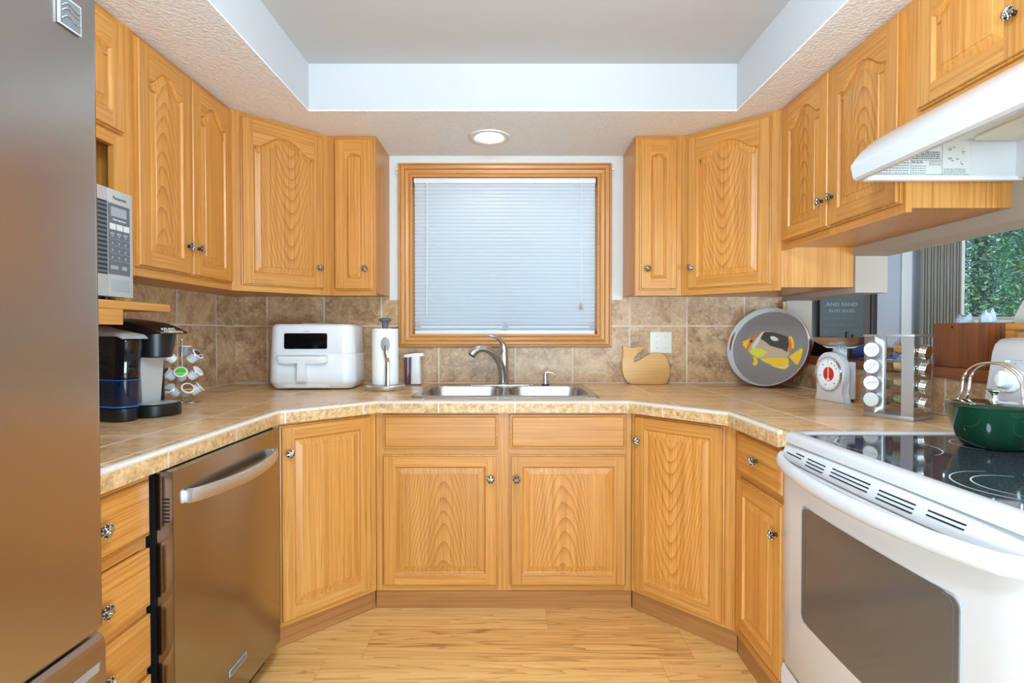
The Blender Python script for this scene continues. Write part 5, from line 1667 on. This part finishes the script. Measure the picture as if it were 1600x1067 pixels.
def jar(Mloc, length, spice, fill, label, top_text, lid_white, group):
    o = thing('spice_jar', label, 'spice jar', group=group)
    o.matrix_world = Ms @ Mloc
    # local: axis -z.. jar runs along +z into the rack, lid at z<0
    R_ = 0.0220
    b = MB(); b.lathe([(0.0165, -0.001), (0.0185, 0.003), (R_, 0.010), (R_, length - 0.004), (R_ - 0.003, length), (0.001, length)], 28, cap1=True); b.build('glass_body', MAT['jar_glass'], o)
    b = MB()
    RI = R_ - 0.0018
    n = 20
    pr = []
    for i in range(n + 1):
        a = PI + PI * i / n
        pr.append((RI * math.cos(a), RI * math.sin(a)))
    top_h = (fill - 0.5) * 1.2 * RI
    prof_ = [(x, y) for x, y in pr if True]
    w_ = math.sqrt(max(1e-6, RI * RI - top_h * top_h))
    prof_ = []
    a0 = math.asin(max(-1, min(1, top_h / RI)))
    for i in range(n + 1):
        a = PI - a0 + (PI + 2 * a0) * i / n
        prof_.append((RI * math.cos(a), RI * math.sin(a)))
    b.loops([[(x, y, 0.012) for x, y in prof_], [(x, y, length - 0.006) for x, y in prof_]], 0)
    b.build('spice', MAT[spice], o, angle=60)
    b = MB()
    pr = [(0.0260, 0.000)]
    for k in range(3): pr += [(0.0260, -0.003 - k * 0.005), (0.0252, -0.0045 - k * 0.005), (0.0260, -0.006 - k * 0.005)]
    pr += [(0.0260, -0.0175), (0.0245, -0.0195), (0.001, -0.0196)]
    b.lathe(pr, 32, cap0=True, cap1=True)
    ld_ = b.build('lid', MAT['chrome'] if not lid_white else MAT['sheet_steel'], o, angle=40)
    if lid_white:
        b = MB(); b.lathe([(0.0243, -0.0195), (0.0240, -0.0201), (0.001, -0.0202)], 28, cap1=True); lb_ = b.build('lid_label', MAT['paper'] if top_text else MAT['pale_grey'], ld_)
        lines = top_text.split('\n') if top_text else []
        for k, tx in enumerate(lines):
            text(tx, 0.0085 if len(tx) < 8 else 0.0072, MAT['dark_ink'], lb_, RZ(math.radians(top_rot)) @ T(0, (0.5 * (len(lines) - 1) - k) * 0.009, -0.0203) @ RY(PI) @ RZ(PI) @ RZ(PI))
    return o
# jars on the left-hand face: axis +z of the jar = +y of the rack
JM = Matrix(((-1, 0, 0, 0), (0, 0, 1, 0), (0, 1, 0, 0), (0, 0, 0, 1)))   # jar x->-x, jar y->z, jar z->y
gA, gB = 'spice jars on the left-hand face of the rack', 'spice jars on the right-hand face of the rack'
labsA = [('CRUSHED\nCHILI', 'spice jar with white crushed chili lid, topmost on the left face of the rack', 'spice_orange', -14), ('CHILI\nPOWDER', 'spice jar with white chili powder lid, second from top on the left face', 'spice_orange', -52),
         ('CAYENNE', 'spice jar with white cayenne lid, third from top on the left face', 'spice_tan', -8), ('', 'spice jar with a blank pale lid, lowest on the left face of the rack', 'spice_seed', 0)]
for z, (tx, lab, sp, rt) in zip(ZJ, labsA):
    top_rot = rt
    jar(T(JA, -0.0715, z) @ JM @ RX(math.radians(3)), 0.030 + 0.058, sp, 0.9, lab, tx, True, gA)
# jars on the right-hand face: jar z -> -x of the rack
JB = Matrix(((0, 0, -1, 0), (1, 0, 0, 0), (0, 1, 0, 0), (0, 0, 0, 1)))
labsB = [('spice_orange', 0.95, 'silver-lidded jar of orange ground spice, topmost on the right face of the rack'), ('spice_seed', 0.80, 'silver-lidded jar of tan seeds, second from top on the right face'), ('spice_tan', 0.75, 'silver-lidded jar of pale brown flakes, third from top on the right face'), ('spice_green', 0.6, 'silver-lidded jar of greenish seeds, lowest on the right face of the rack')]
for z, (sp, fl_, lab) in zip(ZJ, labsB):
    jar(T(0.0790, -0.020, z - 0.004) @ RY(math.radians(9)) @ JB, 0.082, sp, fl_, lab, '', False, gB)

# ---- green enamel pot
pt = thing('enamel_pot', 'dark green enamel pot with chrome bail handle on the black cooktop', 'pot', (1.254, 1.356, zt + FZ - 0.0052), math.radians(-80))
pt.scale = (0.95, 0.95, 0.96)
b = MB(); b.lathe([(0.001, 0.0), (0.060, 0.0), (0.068, 0.004), (0.080, 0.024), (0.092, 0.055), (0.101, 0.085), (0.105, 0.106), (0.106, 0.110), (0.1035, 0.110), (0.098, 0.085), (0.06, 0.008), (0.001, 0.006)], 56); b.build('body', MAT['green'], pt, angle=60)
b = MB(); b.lathe([(0.1005, 0.1105), (0.1075, 0.1105), (0.1085, 0.113), (0.106, 0.116), (0.085, 0.1215), (0.045, 0.126), (0.001, 0.127)], 56, cap0=True, cap1=True); ld2 = b.build('lid', MAT['green'], pt, angle=50)
b = MB(); b.lathe([(0.011, 0.126), (0.0085, 0.131), (0.0075, 0.143), (0.011, 0.149), (0.021, 0.152), (0.0215, 0.1545), (0.015, 0.157), (0.001, 0.1575)], 28, cap1=True); b.build('lid_knob', MAT['chrome'], ld2)
for s_ in (-1, 1):
    b = MB(); b.box(s_ * 0.101 - 0.012, s_ * 0.101 + 0.012, -0.014, 0.014, 0.092, 0.1075, bev=0.005); b.build('lug', MAT['green'], pt)
b = MB()
for dy in (-0.0125, 0.0125):
    pts = [(-0.101, dy * 1.9, 0.112), (-0.086, dy * 1.2, 0.122), (-0.0785, dy, 0.140), (-0.076, dy, 0.165)]
    pts += [(0.076 * -math.cos(PI * i / 12), dy, 0.165 + 0.063 * math.sin(PI * i / 12)) for i in range(1, 12)]
    pts += [(0.076, dy, 0.165), (0.0785, dy, 0.140), (0.086, dy * 1.2, 0.122), (0.101, dy * 1.9, 0.112)]
    b.tube(smooth_path(pts, 3), 0.0034, 10)
b.build('bail_handle', MAT['chrome'], pt)
for s_ in (-1, 1):
    b = MB()
    for dy in (-0.019, 0.019):
        rg = [(s_ * 0.112, dy + 0.0095 * math.cos(2 * PI * i / 20), 0.104 + 0.0095 * math.sin(2 * PI * i / 20)) for i in range(20)]
        b.tube(rg, 0.0036, 8, closed=True)
        b.cyl((s_ * 0.098, dy, 0.104), (s_ * 0.115, dy, 0.104), 0.0045, n=10)
    b.build('handle_loop', MAT['chrome'], pt)

# ================================================================== LEDGE AND DINING ROOM
LZ = 1.0885
bx = thing('wooden_box', 'reddish brown wooden box standing on the pass-through ledge', 'box', (1.566, 1.832, LZ), -PI / 2)
b = MB()
b.box(-0.106, 0.106, 0, 0.012, 0, 0.156, bev=0.001); b.box(-0.106, 0.106, 0.084, 0.096, 0, 0.156, bev=0.001)
b.box(-0.106, -0.094, 0.012, 0.084, 0, 0.156, bev=0.001); b.box(0.094, 0.106, 0.012, 0.084, 0, 0.156, bev=0.001)
b.box(-0.094, 0.094, 0.012, 0.084, 0.0, 0.010)
b.build('crate', MAT['oak_dark_v'], bx)
b = MB(); b.lathe([(0.0045, 0.0), (0.004, 0.0016), (0.001, 0.002)], 12, M=T(-0.025, -0.0002, 0.142) @ RX(PI / 2), cap1=True); b.build('nail_hole', MAT['void'], bx)
rg_ = random.Random(11)
def crumple(name, label, loc, sx, sy, sz, seed, cat='plastic bag', grp=None):
    rr_ = random.Random(seed)
    b = MB()
    n, m = 14, 9
    L = []
    for j in range(m + 1):
        t = j / m
        R_ = math.sin(PI * (0.16 + 0.64 * t)) 
        L.append([(sx * R_ * math.cos(2 * PI * i / n) * rr_.uniform(0.7, 1.15), sy * R_ * math.sin(2 * PI * i / n) * rr_.uniform(0.7, 1.15), sz * (t * rr_.uniform(0.9, 1.05))) for i in range(n)])
    b.loops(L, 0, True, True, smooth=False)
    o = b.build(name, MAT['bag'], None, loc=loc, angle=15)
    return tag(o, label, cat, grp)
crumple('plastic_bag', 'crumpled clear plastic bag poking out of the wooden box at its left', (1.614, 1.866, LZ + 0.0125), 0.024, 0.046, 0.172, 4, grp='plastic bags in the wooden box')
crumple('plastic_bag', 'crumpled clear plastic bag poking out of the wooden box at its right', (1.614, 1.774, LZ + 0.0125), 0.024, 0.028, 0.186, 9, grp='plastic bags in the wooden box')
ob = thing('oak_tray_frame', 'light oak framed panel on the ledge behind the stove controls', 'frame', (1.600, 1.505, LZ), -PI / 2)
b = MB()
b.box(-0.19, 0.19, 0, 0.03, 0.130, 0.152, bev=0.002); b.box(-0.19, 0.19, 0, 0.03, 0.0, 0.022, bev=0.002)
b.box(-0.19, -0.162, 0, 0.03, 0.022, 0.130, bev=0.001); b.box(0.162, 0.19, 0, 0.03, 0.022, 0.130, bev=0.001)
b.build('frame', MAT['oak_h'], ob)
b = MB(); b.box(-0.162, 0.162, 0.012, 0.022, 0.022, 0.130); b.build('cork_panel', speck('cork', srgb(196, 150, 96), srgb(160, 112, 64), 160, 0.9), ob)
cb = thing('canvas_bag', 'beige canvas bag standing on the ledge in front of the garden window', 'bag', (1.708, 1.700, LZ))
b = MB()
b.loops([[(-0.028, -0.10, 0), (0.028, -0.10, 0), (0.028, 0.085, 0), (-0.028, 0.085, 0)], [(-0.034, -0.105, 0.10), (0.034, -0.105, 0.10), (0.034, 0.090, 0.10), (-0.034, 0.090, 0.10)], [(-0.020, -0.10, 0.19), (0.020, -0.10, 0.19), (0.020, 0.062, 0.165), (-0.020, 0.062, 0.165)], [(-0.006, -0.08, 0.250), (0.006, -0.08, 0.250), (0.006, 0.040, 0.232), (-0.006, 0.040, 0.232)]], 0)
b.build('body', MAT['beige_cloth'], cb, angle=30)
b = MB(); b.ball((0, 0.042, 0.232), 0.006); b.build('button', MAT['dark_metal'], cb)

tb = thing('tablet', 'black tablet leaning on the ledge left of the scale pan', 'tablet', (1.610, 2.70, LZ), rot=(math.radians(0), math.radians(0), math.radians(0)))
Mtb = T(1.612, 2.725, LZ + 0.001) @ RZ(math.radians(-62)) @ RX(math.radians(-22))
tb.matrix_world = Mtb
b = MB(); b.box(-0.055, 0.055, -0.004, 0.004, 0.0, 0.108, bev=0.002); b.build('case', MAT['black'], tb)
b = MB(); b.box(-0.050, 0.050, -0.0046, -0.0039, 0.005, 0.103); b.build('screen', MAT['black_gloss'], tb)
b = MB(); b.box(0.0548, 0.0562, -0.004, 0.004, 0.003, 0.106); b.build('edge', MAT['silver'], tb)
# blue bag
rr_ = random.Random(5)
b = MB(); L = []
for j in range(9):
    t = j / 8
    w_ = 0.030 * math.sin(PI * (0.1 + 0.8 * t)) ** 0.5 * rr_.uniform(0.85, 1.1)
    L.append([(w_ * math.cos(2 * PI * i / 14) * rr_.uniform(0.85, 1.1), -0.13 + 0.26 * t, max(0.0, 0.032 + 0.034 * math.sin(2 * PI * i / 14) * rr_.uniform(0.7, 1.1) * (0.7 + 0.4 * t))) for i in range(14)])
b.loops(L, 0, True, True)
bb = b.build('blue_plastic_bag', MAT['blue_bag'], None, loc=(1.640, 2.36, LZ), angle=20)
tag(bb, 'crumpled blue plastic bag lying on the ledge behind the scale', 'plastic bag')
for x, y, h_, r_, lab in ((1.668, 2.60, 0.128, 0.013, 'taller black bottle on the ledge behind the steel scale pan'), (1.664, 2.545, 0.114, 0.015, 'shorter black jar on the ledge behind the steel scale pan, beside the black bottle'), (1.672, 2.345, 0.116, 0.010, 'small black bottle behind the right side of the scale pan')):
    o = thing('small_bottle', lab, 'bottle', (x, y, LZ), group='small black bottles on the ledge')
    b = MB(); b.lathe([(r_, 0), (r_, h_ * 0.7), (r_ * 0.6, h_ * 0.8)], 18, cap0=True, cap1=True); b.build('body', MAT['black'], o)
    b = MB(); b.lathe([(r_ * 0.7, h_ * 0.8), (r_ * 0.7, h_ * 0.98), (r_ * 0.5, h_)], 18, cap0=True, cap1=True); b.build('cap', MAT['black'], o)

# hutch with the slate sign
hu = thing('hutch', 'tall dark brown hutch in the dining room beyond the pass-through', 'hutch', (2.30, 3.64, FZ))
b = MB()
b.box(-0.28, 0.225, 0.0, 0.45, 0.0, 2.05); b.build('case', MAT['hutch'], hu)
b = MB(); b.box(0.195, 0.236, -0.012, 0.0, 0.0, 2.05, bev=0.003); b.build('corner_post', MAT['hutch_dark'], hu)
b = MB(); b.box(-0.215, -0.180, -0.012, 0.0, 0.0, 2.05, bev=0.003); b.build('corner_post', MAT['hutch_dark'], hu)
sg = thing('sign', 'slate grey sign with pale capital lettering hung on the dark hutch', 'sign', (2.278, 3.612, 1.28))
b = MB(); b.box(-0.150, 0.150, 0.0, 0.014, -0.26, 0.26, bev=0.002); b.build('board', MAT['slate'], sg)
def zline(py): return 1.2088 + (520.6 - py) * 3.612 / 816 - 1.28
for tx, py, sz in (('AND SAND', 475.8, 0.034), ('IN MY SHOES', 486.0, 0.029)):
    text(tx, sz, MAT['slate_ink'], sg, T(0.0, -0.0005, zline(py)) @ UPRIGHT, sx=1.25 if len(tx) < 9 else 1.05)
b = MB(); rr2 = random.Random(8)
for py in (465.0, 497.0, 507.5, 517.5):
    x = -0.12
    while x < 0.12:
        w_ = rr2.uniform(0.004, 0.011)
        if rr2.random() > 0.18: b.box(x, x + w_, -0.0008, 0.0, zline(py) - 0.006, zline(py) + 0.006)
        x += w_ + 0.006
b.build('faded_lettering', MAT['grey_plastic'], sg)

# dining window, trim and vertical blinds
b = MB(); b.box(DW[0] + 0.02, DW[1] - 0.02, 4.27, 4.274, DW[2] + 0.02, DW[3] - 0.02)
w2 = struct(b.build('window_2', MAT['pane']))
b = MB()
for x0, x1, z0, z1 in ((DW[0], DW[1], DW[2], DW[2] + 0.025), (DW[0], DW[1], DW[3] - 0.04, DW[3]), (DW[0], DW[0] + 0.03, DW[2], DW[3]), (DW[1] - 0.03, DW[1], DW[2], DW[3])):
    b.box(x0, x1, 4.25, 4.30, z0, z1)
b.build('window_frame', MAT['blind_v'], w2)
b = MB(); b.box(DW[0] - 0.06, DW[1] + 0.06, 4.165, 4.1995, DW[2] - 0.05, DW[2], bev=0.004); b.build('window_sill', MAT['pale_grey'], w2)
b = MB(); b.box(DW[0] - 0.075, DW[0], 4.185, 4.1995, DW[2] - 0.05, DW[3]); b.build('window_casing', MAT['white_plastic'], w2)
b = MB(); b.box(3.115, 3.195, 4.180, 4.1995, FZ, 2.4); struct(b.build('trim_1', MAT['white_plastic']))
vb = thing('vertical_blind', 'beige vertical blind stacked at the left of the garden window', 'blind', (3.38, 4.12, 0))
b = MB(); b.box(-0.18, 1.9, -0.025, 0.025, 2.30, 2.345); b.build('headrail', MAT['white_plastic'], vb)
b = MB()
for k in range(19):
    x = -0.155 + k * 0.0165
    M_ = T(x, 0, 0) @ RZ(math.radians(68 + (k % 3) * 5))
    b.box(-0.042, 0.042, -0.0012, 0.0012, 0.30, 2.30, M=M_)
b.build('vanes', MAT['blind_v'], vb)

# outdoors
b = MB(); b.box(-12, 30, 4.5, 40, -0.8, -0.6); struct(b.build('ground_lawn', MAT['lawn']))
def tree(label, x, y, h, r, n, seed, mats, cone):
    rr_ = random.Random(seed)
    o = thing('tree', label, 'tree', (x, y, -0.6), group='trees outside the dining window')
    b = MB(); b.tube([(0, 0, 0), (0.05, 0, h * 0.5), (0, 0.05, h * 0.95)], [0.16, 0.11, 0.03], 10); b.build('trunk', MAT['bark'], o)
    for mi, mname in enumerate(mats):
        verts, faces = [], []
        for k in range(n if mi == 0 else n // 4):
            t = rr_.random() ** 0.8
            z = h * (0.06 + 0.94 * t)
            R_ = r * ((1 - t) if cone else math.sin(PI * min(0.97, 0.15 + 0.85 * t))) + 0.1
            a = rr_.uniform(0, 2 * PI)
            q = R_ * math.sqrt(rr_.uniform(0.35, 1.0)) * (1.05 if mi else 1)
            c = Vector((q * math.cos(a), q * math.sin(a), z))
            s_ = rr_.uniform(0.013, 0.036)
            u = Vector((rr_.gauss(0, 1), rr_.gauss(0, 1), rr_.gauss(0, 0.6))).normalized() * s_
            v = u.cross(Vector((rr_.gauss(0, 1), rr_.gauss(0, 1), rr_.gauss(0, 1)))).normalized() * s_ * 0.5
            i0 = len(verts)
            verts += [c - u, c + v, c + u, c - v]
            faces.append((i0, i0 + 1, i0 + 2, i0 + 3))
        me = bpy.data.meshes.new('foliage'); me.from_pydata([tuple(v_) for v_ in verts], [], faces); me.materials.append(MAT[mname])
        f_ = bpy.data.objects.new('foliage', me); COL.objects.link(f_); f_.parent = o
tree('dense dark green tree in front, filling the left half of the garden window', 6.6, 7.4, 6.5, 1.25, 110000, 1, ['leaf', 'leaf2'], False)
tree('feathery green fir filling the right half of the garden window', 9.6, 8.8, 8.0, 1.65, 110000, 2, ['leaf', 'leaf2'], True)
tree('tall green tree standing behind the others beyond the garden window', 9.2, 14.6, 10.0, 3.4, 90000, 3, ['leaf', 'leaf2'], False)
